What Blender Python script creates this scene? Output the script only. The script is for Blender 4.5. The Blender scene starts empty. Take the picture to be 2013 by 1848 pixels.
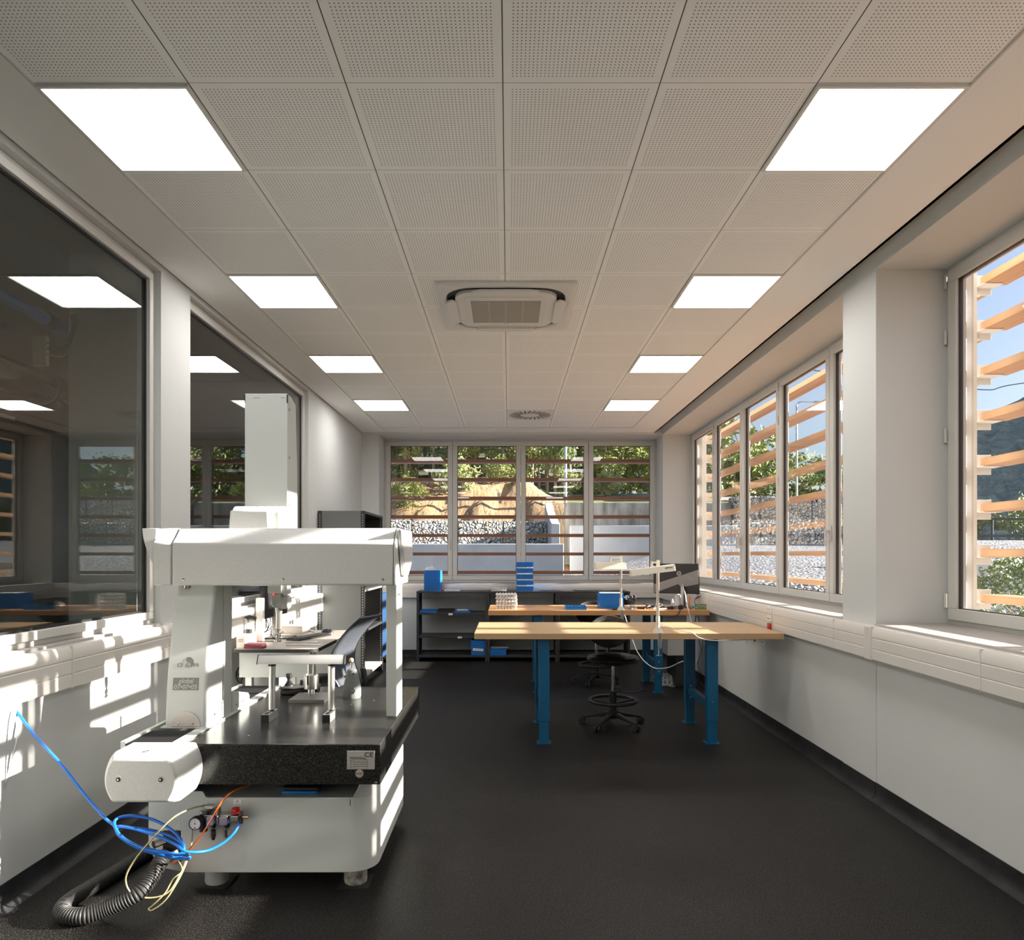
import bpy, bmesh, math, random
from mathutils import Vector, Matrix
R = math.radians
PI = math.pi
S = bpy.context.scene
COL = S.collection
random.seed(7)

# ------------------------------------------------------------------ camera, world, sun, exposure
F, VX, VY, EYE = 1363.4, 999.2, 1089.2, 1.514          # focal length in pixels, vanishing point, eye height
cd = bpy.data.cameras.new('camera'); cam = bpy.data.objects.new('camera', cd); COL.objects.link(cam)
cam.location = (0, 0, EYE); cam.rotation_euler = (R(90), 0, 0)
cd.sensor_fit = 'HORIZONTAL'; cd.sensor_width = 36; cd.lens = 36 * F / 2013
cd.shift_x = (1006.5 - VX) / 2013; cd.shift_y = (VY - 924) / 2013; cd.clip_end = 900; cd.clip_start = .05
S.camera = cam
SUN = Vector((1, 0, .325)).normalized()
w = bpy.data.worlds.new('world'); S.world = w; w.use_nodes = True
nt = w.node_tree; bg = nt.nodes['Background']
sky = nt.nodes.new('ShaderNodeTexSky'); sky.sky_type = 'NISHITA'; sky.sun_disc = False
sky.sun_elevation = R(38); sky.sun_rotation = math.atan2(SUN.x, SUN.y); sky.air_density = 1.0; sky.dust_density = 2.2; sky.ozone_density = 1.6
nt.links.new(sky.outputs[0], bg.inputs[0]); bg.inputs[1].default_value = .098
sl = bpy.data.lights.new('sun', 'SUN'); sl.energy = 13.5; sl.color = (1, .925, .825); sl.angle = R(.55)
so = bpy.data.objects.new('sun', sl); COL.objects.link(so); so.rotation_euler = SUN.to_track_quat('Z', 'Y').to_euler()
so.location = (30, 8, 20)
PANEL_POWER = 8.0
vs = S.view_settings
S.display_settings.display_device = 'sRGB'
vs.view_transform = 'Standard'; vs.look = 'None'; vs.gamma = 1; vs.use_curve_mapping = False; vs.exposure = 0.95
S.cycles.use_denoising = True
S.cycles.max_bounces = 10; S.cycles.diffuse_bounces = 6; S.cycles.glossy_bounces = 4; S.cycles.transparent_max_bounces = 24
S.cycles.transmission_bounces = 4; S.cycles.caustics_reflective = False; S.cycles.caustics_refractive = False
S.cycles.sample_clamp_indirect = 4

def gx(px, Y): return (px - VX) * Y / F
def gz(py, Y): return EYE - (py - VY) * Y / F
def at(px, py, Y): return Vector((gx(px, Y), Y, gz(py, Y)))

# ------------------------------------------------------------------ materials
def mat(name, col, rough=.6, metal=0, spec=.5, noise=None, bump=None, emis=None, coat=0):
    """noise=(scale, colour2, amount[, stretch vector]); bump=(scale, strength, distance)"""
    m = bpy.data.materials.new(name); m.use_nodes = True
    n = m.node_tree.nodes; l = m.node_tree.links; b = n['Principled BSDF']
    b.inputs['Base Color'].default_value = (*col, 1); b.inputs['Roughness'].default_value = rough
    b.inputs['Metallic'].default_value = metal; b.inputs['Specular IOR Level'].default_value = spec
    if coat: b.inputs['Coat Weight'].default_value = coat
    tc = n.new('ShaderNodeTexCoord')
    if noise:
        mp = n.new('ShaderNodeMapping'); l.new(tc.outputs['Object'], mp.inputs[0])
        if len(noise) > 3: mp.inputs['Scale'].default_value = noise[3]
        t = n.new('ShaderNodeTexNoise'); t.inputs['Scale'].default_value = noise[0]; t.inputs['Detail'].default_value = 4
        l.new(mp.outputs[0], t.inputs[0])
        r = n.new('ShaderNodeMapRange'); r.inputs[1].default_value = .35; r.inputs[2].default_value = .65; r.inputs[4].default_value = noise[2]
        l.new(t.outputs[0], r.inputs[0])
        x = n.new('ShaderNodeMix'); x.data_type = 'RGBA'; x.inputs[6].default_value = (*col, 1); x.inputs[7].default_value = (*noise[1], 1)
        l.new(r.outputs[0], x.inputs[0]); l.new(x.outputs[2], b.inputs['Base Color'])
    if bump:
        t = n.new('ShaderNodeTexNoise'); t.inputs['Scale'].default_value = bump[0]; t.inputs['Detail'].default_value = 3
        l.new(tc.outputs['Object'], t.inputs[0])
        u = n.new('ShaderNodeBump'); u.inputs['Strength'].default_value = bump[1]; u.inputs['Distance'].default_value = bump[2]
        l.new(t.outputs[0], u.inputs['Height']); l.new(u.outputs[0], b.inputs['Normal'])
    if emis:
        b.inputs['Emission Color'].default_value = (*emis[0], 1); b.inputs['Emission Strength'].default_value = emis[1]
    return m

def glass_mat(name, ior, tint=(1, 1, 1), boost=1.0):
    m = bpy.data.materials.new(name); m.use_nodes = True
    n = m.node_tree.nodes; l = m.node_tree.links; n.clear()
    o = n.new('ShaderNodeOutputMaterial'); mx = n.new('ShaderNodeMixShader'); t = n.new('ShaderNodeBsdfTransparent'); g = n.new('ShaderNodeBsdfGlossy')
    f = n.new('ShaderNodeFresnel'); f.inputs[0].default_value = ior
    t.inputs[0].default_value = (*tint, 1); g.inputs['Roughness'].default_value = .0
    g.inputs['Color'].default_value = (boost, boost, boost, 1)
    geo = n.new('ShaderNodeNewGeometry')
    # the fresnel node inverts its ior on the inner side of a solid pane; keep the outer value on both
    ma = n.new('ShaderNodeMapRange'); ma.inputs[1].default_value = 0; ma.inputs[2].default_value = 1; ma.inputs[3].default_value = ior; ma.inputs[4].default_value = 1 / ior
    l.new(geo.outputs['Backfacing'], ma.inputs[0]); l.new(ma.outputs[0], f.inputs[0])
    l.new(f.outputs[0], mx.inputs[0]); l.new(t.outputs[0], mx.inputs[1]); l.new(g.outputs[0], mx.inputs[2]); l.new(mx.outputs[0], o.inputs[0])
    return m

def speckle_mat(name, base, spk, scale, thr, rough, bump=0, spec=.5, blotch=None):
    m = bpy.data.materials.new(name); m.use_nodes = True
    n = m.node_tree.nodes; l = m.node_tree.links; b = n['Principled BSDF']
    tc = n.new('ShaderNodeTexCoord')
    t = n.new('ShaderNodeTexNoise'); t.inputs['Scale'].default_value = scale; t.inputs['Detail'].default_value = 2; t.inputs['Roughness'].default_value = .7
    l.new(tc.outputs['Object'], t.inputs[0])
    r = n.new('ShaderNodeMapRange'); r.inputs[1].default_value = thr; r.inputs[2].default_value = thr + .12; l.new(t.outputs[0], r.inputs[0])
    x = n.new('ShaderNodeMix'); x.data_type = 'RGBA'; x.inputs[6].default_value = (*base, 1); x.inputs[7].default_value = (*spk, 1)
    l.new(r.outputs[0], x.inputs[0])
    out = x.outputs[2]
    if blotch:
        t2 = n.new('ShaderNodeTexNoise'); t2.inputs['Scale'].default_value = blotch[0]; l.new(tc.outputs['Object'], t2.inputs[0])
        x2 = n.new('ShaderNodeMix'); x2.data_type = 'RGBA'; x2.blend_type = 'MULTIPLY'; x2.inputs[0].default_value = 1
        r2 = n.new('ShaderNodeMapRange'); r2.inputs[1].default_value = .3; r2.inputs[2].default_value = .7; r2.inputs[3].default_value = blotch[1]; r2.inputs[4].default_value = blotch[2]
        l.new(t2.outputs[0], r2.inputs[0]); l.new(out, x2.inputs[6]); l.new(r2.outputs[0], x2.inputs[7]); out = x2.outputs[2]
    l.new(out, b.inputs['Base Color']); b.inputs['Roughness'].default_value = rough; b.inputs['Specular IOR Level'].default_value = spec
    if bump:
        u = n.new('ShaderNodeBump'); u.inputs['Strength'].default_value = bump; u.inputs['Distance'].default_value = .002
        l.new(t.outputs[0], u.inputs['Height']); l.new(u.outputs[0], b.inputs['Normal'])
    return m

def mathn(n, l, op, a, b=None, c=None):
    q = n.new('ShaderNodeMath'); q.operation = op
    for i, v in enumerate((a, b, c)):
        if v is None: continue
        if isinstance(v, (int, float)): q.inputs[i].default_value = v
        else: l.new(v, q.inputs[i])
    return q.outputs[0]

def tile_mat():
    m = bpy.data.materials.new('perforated_tile'); m.use_nodes = True
    n = m.node_tree.nodes; l = m.node_tree.links; b = n['Principled BSDF']
    tc = n.new('ShaderNodeTexCoord'); sp = n.new('ShaderNodeSeparateXYZ'); l.new(tc.outputs['Object'], sp.inputs[0])
    M = lambda op, a, b_=None, c=None: mathn(n, l, op, a, b_, c)
    tx = M('MULTIPLY', M('FRACT', M('DIVIDE', M('ADD', sp.outputs[0], .0208 + 6), .6)), .6)
    ty = M('MULTIPLY', M('FRACT', M('DIVIDE', M('ADD', sp.outputs[1], -2.645 + 12), .6)), .6)
    def cell(t):
        return M('SUBTRACT', M('FRACT', M('ADD', M('DIVIDE', M('SUBTRACT', t, .0375), .015), 4.5)), .5)
    cx, cy = cell(tx), cell(ty)
    d = M('SQRT', M('ADD', M('MULTIPLY', cx, cx), M('MULTIPLY', cy, cy)))
    dot = M('LESS_THAN', d, .165)
    ins = lambda t, a: M('LESS_THAN', M('ABSOLUTE', M('SUBTRACT', t, .3)), a)
    dot = M('MULTIPLY', dot, M('MULTIPLY', ins(tx, .271), ins(ty, .271)))
    sx = M('GREATER_THAN', M('ABSOLUTE', M('SUBTRACT', tx, .3)), .2978)
    sy = M('GREATER_THAN', M('ABSOLUTE', M('SUBTRACT', ty, .3)), .2988)
    x = n.new('ShaderNodeMix'); x.data_type = 'RGBA'; x.inputs[6].default_value = (.93, .94, .92, 1); x.inputs[7].default_value = (.10, .10, .09, 1); l.new(dot, x.inputs[0])
    x2 = n.new('ShaderNodeMix'); x2.data_type = 'RGBA'; l.new(x.outputs[2], x2.inputs[6]); x2.inputs[7].default_value = (.25, .245, .23, 1); l.new(sy, x2.inputs[0])
    x3 = n.new('ShaderNodeMix'); x3.data_type = 'RGBA'; l.new(x2.outputs[2], x3.inputs[6]); x3.inputs[7].default_value = (.07, .07, .065, 1); l.new(sx, x3.inputs[0])
    l.new(x3.outputs[2], b.inputs['Base Color']); b.inputs['Roughness'].default_value = .7
    return m

def wood_mat(name, c1, c2, axis, rough=.45, ply=False):
    m = bpy.data.materials.new(name); m.use_nodes = True
    n = m.node_tree.nodes; l = m.node_tree.links; b = n['Principled BSDF']
    tc = n.new('ShaderNodeTexCoord'); mp = n.new('ShaderNodeMapping'); l.new(tc.outputs['Object'], mp.inputs[0])
    sc = [30, 30, 30]; sc[axis] = 1.2; mp.inputs['Scale'].default_value = sc
    t = n.new('ShaderNodeTexNoise'); t.inputs['Scale'].default_value = 1.0; t.inputs['Detail'].default_value = 5; l.new(mp.outputs[0], t.inputs[0])
    r = n.new('ShaderNodeMapRange'); r.inputs[1].default_value = .3; r.inputs[2].default_value = .7; l.new(t.outputs[0], r.inputs[0])
    x = n.new('ShaderNodeMix'); x.data_type = 'RGBA'; x.inputs[6].default_value = (*c1, 1); x.inputs[7].default_value = (*c2, 1); l.new(r.outputs[0], x.inputs[0])
    out = x.outputs[2]
    if ply:   # thin horizontal veneers on the vertical edges only
        g = n.new('ShaderNodeNewGeometry'); s1 = n.new('ShaderNodeSeparateXYZ'); l.new(g.outputs['Normal'], s1.inputs[0])
        s2 = n.new('ShaderNodeSeparateXYZ'); l.new(tc.outputs['Object'], s2.inputs[0])
        edge = mathn(n, l, 'LESS_THAN', mathn(n, l, 'ABSOLUTE', s1.outputs[2]), .5)
        st = mathn(n, l, 'GREATER_THAN', mathn(n, l, 'FRACT', mathn(n, l, 'DIVIDE', s2.outputs[2], .0095)), .5)
        k = mathn(n, l, 'MULTIPLY', edge, mathn(n, l, 'MULTIPLY', st, .45))
        x2 = n.new('ShaderNodeMix'); x2.data_type = 'RGBA'; l.new(out, x2.inputs[6]); x2.inputs[7].default_value = (c1[0] * .3, c1[1] * .25, c1[2] * .25, 1); l.new(k, x2.inputs[0]); out = x2.outputs[2]
    l.new(out, b.inputs['Base Color']); b.inputs['Roughness'].default_value = rough
    return m

def stone_mat(name, cols, scale, gap=.06, rough=.9):
    m = bpy.data.materials.new(name); m.use_nodes = True
    n = m.node_tree.nodes; l = m.node_tree.links; b = n['Principled BSDF']
    tc = n.new('ShaderNodeTexCoord')
    v = n.new('ShaderNodeTexVoronoi'); v.inputs['Scale'].default_value = scale; l.new(tc.outputs['Object'], v.inputs['Vector'])
    e = n.new('ShaderNodeTexVoronoi'); e.feature = 'DISTANCE_TO_EDGE'; e.inputs['Scale'].default_value = scale; l.new(tc.outputs['Object'], e.inputs['Vector'])
    s = n.new('ShaderNodeSeparateColor'); l.new(v.outputs['Color'], s.inputs[0])
    cr = n.new('ShaderNodeValToRGB'); l.new(s.outputs[0], cr.inputs[0])
    cr.color_ramp.interpolation = 'CONSTANT'
    for i, c in enumerate(cols):
        el = cr.color_ramp.elements[i] if i < 2 else cr.color_ramp.elements.new(i / len(cols))
        el.position = i / len(cols); el.color = (*c, 1)
    g = mathn(n, l, 'LESS_THAN', e.outputs[0], gap)
    x = n.new('ShaderNodeMix'); x.data_type = 'RGBA'; l.new(cr.outputs[0], x.inputs[6]); x.inputs[7].default_value = (.02, .02, .02, 1); l.new(g, x.inputs[0])
    l.new(x.outputs[2], b.inputs['Base Color']); b.inputs['Roughness'].default_value = rough
    u = n.new('ShaderNodeBump'); u.inputs['Strength'].default_value = 1; u.inputs['Distance'].default_value = .16; l.new(e.outputs[0], u.inputs['Height']); l.new(u.outputs[0], b.inputs['Normal'])
    return m

M = {}
M['wall'] = mat('white_paint', (.62, .632, .62), .75, noise=(1.3, (.595, .606, .594), .6), bump=(140, .08, .001))
M['plaster'] = mat('ceiling_plasterboard', (.88, .885, .865), .8)
M['tile'] = tile_mat()
M['white_metal'] = mat('white_enamel', (.74, .74, .71), .4)
M['dark_gap'] = mat('dark_recess', (.03, .03, .03), .9)
M['floor'] = speckle_mat('speckled_vinyl', (.0068, .0062, .0057), (.085, .08, .075), 170, .55, .5, bump=.5, spec=.22, blotch=(1.1, .85, 1.15))
M['skirting'] = speckle_mat('skirting_vinyl', (.011, .011, .012), (.04, .04, .042), 200, .6, .6, spec=.3, blotch=(9, .7, 1.9))
M['alu_frame'] = mat('powder_coated_aluminium', (.60, .59, .56), .45)
M['sill'] = mat('grey_sill', (.42, .41, .39), .45)
M['gasket'] = mat('black_gasket', (.01, .01, .01), .5)
M['glass'] = glass_mat('window_glass', 1.33)
M['glass_in'] = glass_mat('partition_glass', 1.6, (.9, .93, .91))
M['duct_pvc'] = mat('cream_pvc', (.70, .665, .62), .35)
M['panel'] = mat('lit_diffuser', (.9, .9, .9), .5, emis=((1, .975, .945), PANEL_POWER))
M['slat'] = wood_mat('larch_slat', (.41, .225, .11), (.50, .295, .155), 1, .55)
M['slatx'] = wood_mat('shaded_larch_slat', (.30, .12, .055), (.37, .16, .08), 0, .5)  # same slat wood, its colour browned for the shade of the back facade
M['bracket'] = mat('painted_bracket', (.60, .585, .55), .5)
M['render_out'] = mat('cream_render', (.52, .50, .47), .9)
M['cmm'] = mat('silver_grey_paint', (.55, .555, .535), .42, noise=(90, (.60, .605, .585), .7), bump=(420, .25, .0008))
M['cmm_l'] = mat('light_grey_paint', (.56, .585, .56), .5, bump=(300, .15, .0006))
M['granite'] = speckle_mat('black_granite', (.014, .014, .013), (.10, .096, .088), 330, .55, .20)
M['black'] = mat('black_plastic', (.014, .014, .015), .4, bump=(300, .1, .0005))
M['bellows'] = mat('black_bellows', (.012, .012, .013), .7)
M['rubber'] = mat('black_rubber', (.02, .02, .02), .55)
M['steel'] = mat('brushed_steel', (.55, .54, .51), .3, 1, noise=(8, (.45, .44, .42), .7, (1, 30, 30)))
M['chrome'] = mat('polished_steel', (.7, .69, .66), .12, 1)
M['alu'] = mat('anodised_aluminium', (.62, .61, .58), .35, .8)
M['anth'] = mat('anthracite_steel', (.035, .036, .037), .45)
M['anth_l'] = mat('grey_shelf_panel', (.16, .17, .165), .5)
M['blue'] = mat('blue_plastic', (.01, .19, .60), .35)
M['bluehose'] = mat('blue_hose', (.010, .15, .60), .3)
M['bluesteel'] = mat('blue_enamelled_steel', (.004, .095, .21), .4)
M['orange'] = mat('orange_tube', (.85, .19, .02), .3)
M['yellow'] = mat('yellowish_clear_tube', (.42, .37, .19), .25)
M['red'] = mat('red_plastic', (.45, .012, .01), .35)
M['white'] = mat('white_plastic', (.78, .78, .76), .4)
M['paper'] = mat('paper', (.8, .79, .76), .8)
M['clear'] = mat('frosted_plastic', (.72, .73, .72), .25, noise=(60, (.35, .36, .36), .7))
M['cream'] = mat('cream_enamel', (.78, .73, .60), .4)
M['bench'] = wood_mat('beech_plywood', (.50, .325, .17), (.60, .41, .235), 0, .3, ply=True)
M['bench2'] = wood_mat('oiled_beech', (.50, .25, .10), (.60, .32, .14), 0, .28)
M['desk'] = mat('grey_laminate', (.33, .31, .28), .45)
M['mesh'] = mat('grey_blue_mesh', (.03, .036, .048), .85, noise=(220, (.07, .08, .10), 1))
M['fabric'] = mat('dark_fabric', (.012, .012, .013), .85)
M['leather'] = mat('black_leatherette', (.012, .012, .012), .3, bump=(25, .5, .006))
M['tool_grey'] = mat('green_grey_plastic', (.17, .19, .18), .6)
M['amber'] = mat('amber_ball', (.75, .45, .25), .25)
M['pcb'] = mat('green_circuit_board', (.02, .17, .06), .4, noise=(140, (.35, .38, .25), .8))
M['maroon'] = mat('maroon_cloth', (.13, .03, .04), .9, bump=(60, .5, .004))
M['brass'] = mat('brass', (.7, .5, .25), .3, 1)
M['ink'] = mat('black_print', (.03, .03, .03), .6)
M['logo'] = mat('grey_print', (.20, .205, .19), .5)
M['plate'] = mat('label_plate', (.17, .18, .165), .5)
M['concrete'] = mat('concrete', (.58, .58, .57), .9, noise=(.9, (.47, .47, .47), .8), bump=(5, .3, .03))
M['old_concrete'] = mat('weathered_concrete', (.48, .45, .40), .95, noise=(.9, (.16, .15, .13), .9, (3, 3, .6)), bump=(5, .5, .05))
M['gravel'] = stone_mat('gravel', [(.42, .43, .45), (.30, .31, .34), (.52, .52, .54), (.24, .25, .27)], 9, .05)
M['gabion'] = stone_mat('gabion_stone', [(.72, .70, .66), (.42, .42, .41), (.80, .76, .68), (.55, .54, .50), (.66, .52, .38)], 6.5, .05)
M['asphalt'] = mat('asphalt', (.16, .16, .17), .9)
M['leaf_a'] = mat('eucalyptus_leaf', (.22, .30, .11), .6, noise=(1.2, (.36, .40, .17), 1))
M['leaf_b'] = mat('dark_leaf', (.13, .20, .07), .6, noise=(1.0, (.24, .30, .10), 1))
M['leaf_c'] = mat('olive_leaf', (.36, .37, .13), .6, noise=(1.4, (.22, .29, .10), 1))
M['bark'] = mat('pale_bark', (.42, .36, .28), .9, noise=(2, (.22, .17, .12), .9, (1, 1, .3)))
M['forest_floor'] = mat('forest_floor', (.11, .12, .05), .95, noise=(1.5, (.05, .06, .03), 1))
M['grass'] = mat('rough_grass', (.20, .23, .07), .9, noise=(1.5, (.10, .14, .04), 1))
M['galv'] = mat('galvanised_steel', (.55, .57, .60), .4, .7)
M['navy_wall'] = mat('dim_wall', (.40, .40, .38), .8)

# ------------------------------------------------------------------ mesh helpers
ORG = {}
class MB:
    def __init__(s): s.b = bmesh.new(); s.k = 0
    def _f(s, vs):
        try: f = s.b.faces.new(vs); f.material_index = s.k; return f
        except ValueError: return None
    def box(s, x0, x1, y0, y1, z0, z1):
        if x0 > x1: x0, x1 = x1, x0
        if y0 > y1: y0, y1 = y1, y0
        if z0 > z1: z0, z1 = z1, z0
        v = [s.b.verts.new(p) for p in ((x0,y0,z0),(x1,y0,z0),(x1,y1,z0),(x0,y1,z0),(x0,y0,z1),(x1,y0,z1),(x1,y1,z1),(x0,y1,z1))]
        for q in ((0,3,2,1),(4,5,6,7),(0,1,5,4),(1,2,6,5),(2,3,7,6),(3,0,4,7)): s._f([v[i] for i in q])
        return s
    def obox(s, c, size, m):                      # a box of a size, centred at c, turned by matrix m
        k = len(s.b.verts); hx, hy, hz = [d / 2 for d in size]
        s.box(-hx, hx, -hy, hy, -hz, hz); s.b.verts.ensure_lookup_table()
        for v in s.b.verts[k:]: v.co = m @ v.co + Vector(c)
        return s
    def prism(s, poly, axis, a, b):               # poly in the two other axes, in x,y / x,z / y,z order
        def P(p, t):
            return {0: (t, p[0], p[1]), 1: (p[0], t, p[1]), 2: (p[0], p[1], t)}[axis]
        A = [s.b.verts.new(P(p, a)) for p in poly]; B = [s.b.verts.new(P(p, b)) for p in poly]
        s._f(A[::-1]); s._f(B)
        for i in range(len(poly)):
            j = (i + 1) % len(poly); s._f([A[i], A[j], B[j], B[i]])
        return s
    def loft(s, rings, cap=True, close=True):
        V = [[s.b.verts.new(p) for p in r] for r in rings]; n = len(rings[0])
        for a, b in zip(V, V[1:]):
            for i in range(n if close else n - 1):
                j = (i + 1) % n; s._f([a[i], a[j], b[j], b[i]])
        if cap and close: s._f(V[0][::-1]); s._f(V[-1])
        return s
    def tube(s, path, r, n=10, cap=True):
        P = [Vector(p) for p in path]; rings = []; rr = r if isinstance(r, (list, tuple)) else [r] * len(P)
        up = None
        for i, p in enumerate(P):
            d = (P[min(i + 1, len(P) - 1)] - P[max(i - 1, 0)]).normalized()
            if up is None: up = d.orthogonal().normalized()
            up = (up - d * up.dot(d)); up = up.normalized() if up.length > 1e-6 else d.orthogonal().normalized()
            q = d.cross(up)
            rings.append([p + (up * math.cos(2 * PI * k / n) + q * math.sin(2 * PI * k / n)) * rr[i] for k in range(n)])
        return s.loft(rings, cap)
    def cyl(s, p0, p1, r, n=20, r2=None): return s.tube([p0, p1], [r, r if r2 is None else r2], n)
    def lathe(s, prof, c=(0, 0, 0), n=28, axis=2):
        rings = []
        for r, h in prof:
            ring = []
            for k in range(n):
                a = 2 * PI * k / n; x, y = max(r, 1e-4) * math.cos(a), max(r, 1e-4) * math.sin(a)
                p = {2: (x, y, h), 1: (x, h, -y), 0: (h, x, y)}[axis]
                ring.append((c[0] + p[0], c[1] + p[1], c[2] + p[2]))
            rings.append(ring)
        return s.loft(rings)
    def ball(s, c, r, n=16):
        return s.lathe([(r * math.sin(PI * i / 10), -r * math.cos(PI * i / 10)) for i in range(11)], c, n)
    def torus(s, c, R_, r, n=40, m=10):
        V = [[s.b.verts.new((c[0] + (R_ + r * math.cos(2*PI*j/m)) * math.cos(2*PI*i/n), c[1] + (R_ + r * math.cos(2*PI*j/m)) * math.sin(2*PI*i/n), c[2] + r * math.sin(2*PI*j/m))) for j in range(m)] for i in range(n)]
        for i in range(n):
            for j in range(m): s._f([V[i][j], V[(i+1) % n][j], V[(i+1) % n][(j+1) % m], V[i][(j+1) % m]])
        return s
    def xf(s, m):
        for v in s.b.verts: v.co = m @ v.co
        return s
    def warp(s, fn):
        for v in s.b.verts: v.co = Vector(fn(v.co))
        return s
    def build(s, name, m, parent=None, bevel=0, seg=2, smooth=True, solid=0, norm=True, ang=38):
        if norm: bmesh.ops.recalc_face_normals(s.b, faces=s.b.faces)
        org = ORG.get(parent.name, Vector()) if parent else Vector()
        if org.length:
            for v in s.b.verts: v.co -= org
        me = bpy.data.meshes.new(name); s.b.to_mesh(me); s.b.free()
        for q in (m if isinstance(m, (list, tuple)) else [m]): me.materials.append(q)
        if smooth:
            me.shade_smooth(); me.set_sharp_from_angle(angle=R(ang))
        o = bpy.data.objects.new(name, me); COL.objects.link(o)
        if parent: o.parent = parent
        ORG[o.name] = org
        if solid:
            q = o.modifiers.new('thickness', 'SOLIDIFY'); q.thickness = solid; q.offset = 0
        if bevel:
            q = o.modifiers.new('bevel', 'BEVEL'); q.width = bevel; q.segments = seg; q.limit_method = 'ANGLE'; q.angle_limit = R(38); q.harden_normals = False
        return o

def tag(o, label=None, cat=None, group=None, kind=None):
    if label: o['label'] = label
    if cat: o['category'] = cat
    if group: o['group'] = group
    if kind: o['kind'] = kind
    return o
def thing(name, label, cat, loc=(0, 0, 0), group=None, kind=None):
    o = bpy.data.objects.new(name, None); COL.objects.link(o); o.location = loc; o.empty_display_size = .1
    ORG[o.name] = Vector(loc)
    return tag(o, label, cat, group, kind)
def struct(o, label, cat): return tag(o, label, cat, kind='structure')
def dup(root, loc, rz=0, label=None, group=None, scale=None):
    kids = {}
    for q in ALLKIDS(root): kids.setdefault(q.parent.name, []).append(q)
    def rec(o, parent):
        c = o.copy(); COL.objects.link(c)
        if parent: c.parent = parent
        for ch in kids.get(o.name, []): rec(ch, c)
        return c
    r = rec(root, None); r.location = loc; r.rotation_euler = (0, 0, rz)
    if scale: r.scale = scale if isinstance(scale, (tuple, list)) else (scale,) * 3
    if label: r['label'] = label
    if group: r['group'] = group
    return r
def ALLKIDS(root):
    out = []
    for o in list(COL.objects):
        p = o.parent
        while p is not None:
            if p == root: out.append(o); break
            p = p.parent
    return out
def text(body, size, x, z, y, name, m, parent, wx=1.0, yfn=None, align='CENTER', shear=0, bold=0, rotm=None):
    c = bpy.data.curves.new('t', 'FONT'); c.body = body; c.size = size; c.align_x = align; c.align_y = 'CENTER'; c.extrude = .0004; c.shear = shear; c.offset = bold
    c.resolution_u = 4
    t = bpy.data.objects.new('t', c); COL.objects.link(t)
    me = bpy.data.meshes.new_from_object(t)
    bpy.data.objects.remove(t); org = ORG.get(parent.name, Vector())
    for v in me.vertices:
        p = Vector((v.co.x * wx, -v.co.z, v.co.y))
        if rotm: p = rotm @ p
        q = Vector((x, y, z)) + p
        if yfn: q.y = yfn(q.z) + (-v.co.z) - .0018
        v.co = q - org
    me.materials.append(m); me.name = name
    o = bpy.data.objects.new(name, me); COL.objects.link(o); o.parent = parent; ORG[o.name] = org
    return o
def spline(pts, n=8):
    P = [Vector(p) for p in pts]; P = [P[0] * 2 - P[1]] + P + [P[-1] * 2 - P[-2]]; out = []
    for i in range(1, len(P) - 2):
        a, b, c, d = P[i-1], P[i], P[i+1], P[i+2]
        for k in range(n):
            t = k / n
            out.append(.5 * ((2*b) + (c-a)*t + (2*a-5*b+4*c-d)*t*t + (-a+3*b-3*c+d)*t**3))
    out.append(P[-2]); return out
ORD = ['', 'first', 'second', 'third', 'fourth', 'fifth', 'sixth', 'seventh', 'eighth', 'ninth', 'tenth', 'eleventh', 'twelfth', 'thirteenth', 'fourteenth', 'fifteenth', 'sixteenth', 'seventeenth', 'eighteenth', 'nineteenth', 'twentieth'] + ['twenty-' + q for q in ('first', 'second', 'third', 'fourth', 'fifth', 'sixth', 'seventh', 'eighth', 'ninth')]

# ================================================================== the room
H = 3.307; HEAD = 3.274; SILL = 1.085
XL, XR, YB, YF = -2.162, 2.27, 10.228, -2.6
# floor
fl = MB(); fl.box(XL - .3, 2.9, YF - .2, YB + .5, -.12, 0)
struct(fl.build('floor', M['floor']), 'dark speckled vinyl floor of the laboratory', 'floor')
# ceiling: plasterboard margins around the perforated tile field
GX0, GX1, GY1 = -1.814, 1.769, 9.845
c = MB()
c.box(XL + .014, GX0, YF, YB, H, H + .02); c.box(GX1, 2.173, YF, YB, H, H + .02); c.box(GX0, GX1, GY1, YB, H, H + .02)
c.k = 1; c.box(GX0, GX1, YF, GY1, H + .004, H + .02)
c.k = 2
for (a, b) in ((GX0 - .004, GX0 + .004), (GX1 - .004, GX1 + .004)): c.box(a, b, YF, GY1, H - .003, H + .004)
c.box(GX0, GX1, GY1 - .004, GY1 + .004, H - .003, H + .004)
c.k = 0; c.box(XL - .1, 2.9, YF - .2, YB + .6, H + .2, H + .25); c.box(2.153, 2.173, YF, YB, H + .0, H + .2)
struct(c.build('ceiling', [M['plaster'], M['tile'], M['alu_frame']]), 'suspended ceiling of white perforated square tiles with plain margins', 'ceiling')
# right wall
PN, PF = 4.281, 4.705                     # near and far edge of the pier
WO = 2.86                                 # outer face
r = MB()
def wr(y0, y1, z0, z1, x0=XR, x1=WO): r.box(x0, x1, y0, y1, z0, z1)
NEAR0 = .95
wr(YF, NEAR0, 0, H + .2); wr(PN, PF, 0, H + .2)
wr(NEAR0, PN, HEAD, H + .2); wr(PF, YB, HEAD, H + .2)
wr(NEAR0, PN, 0, SILL - .02, XR + .004); wr(PF, YB, 0, SILL - .02, XR + .004)
wr(YB, YB + .62, HEAD, H + .2, 2.71); wr(YB, YB + .62, 0, SILL - .02, 2.71); wr(YB, YB + .62, 0, H + .2, 2.72)
struct(r.build('wall_right', M['wall']), 'white wall with deep window openings and a pier between them', 'wall')
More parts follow.
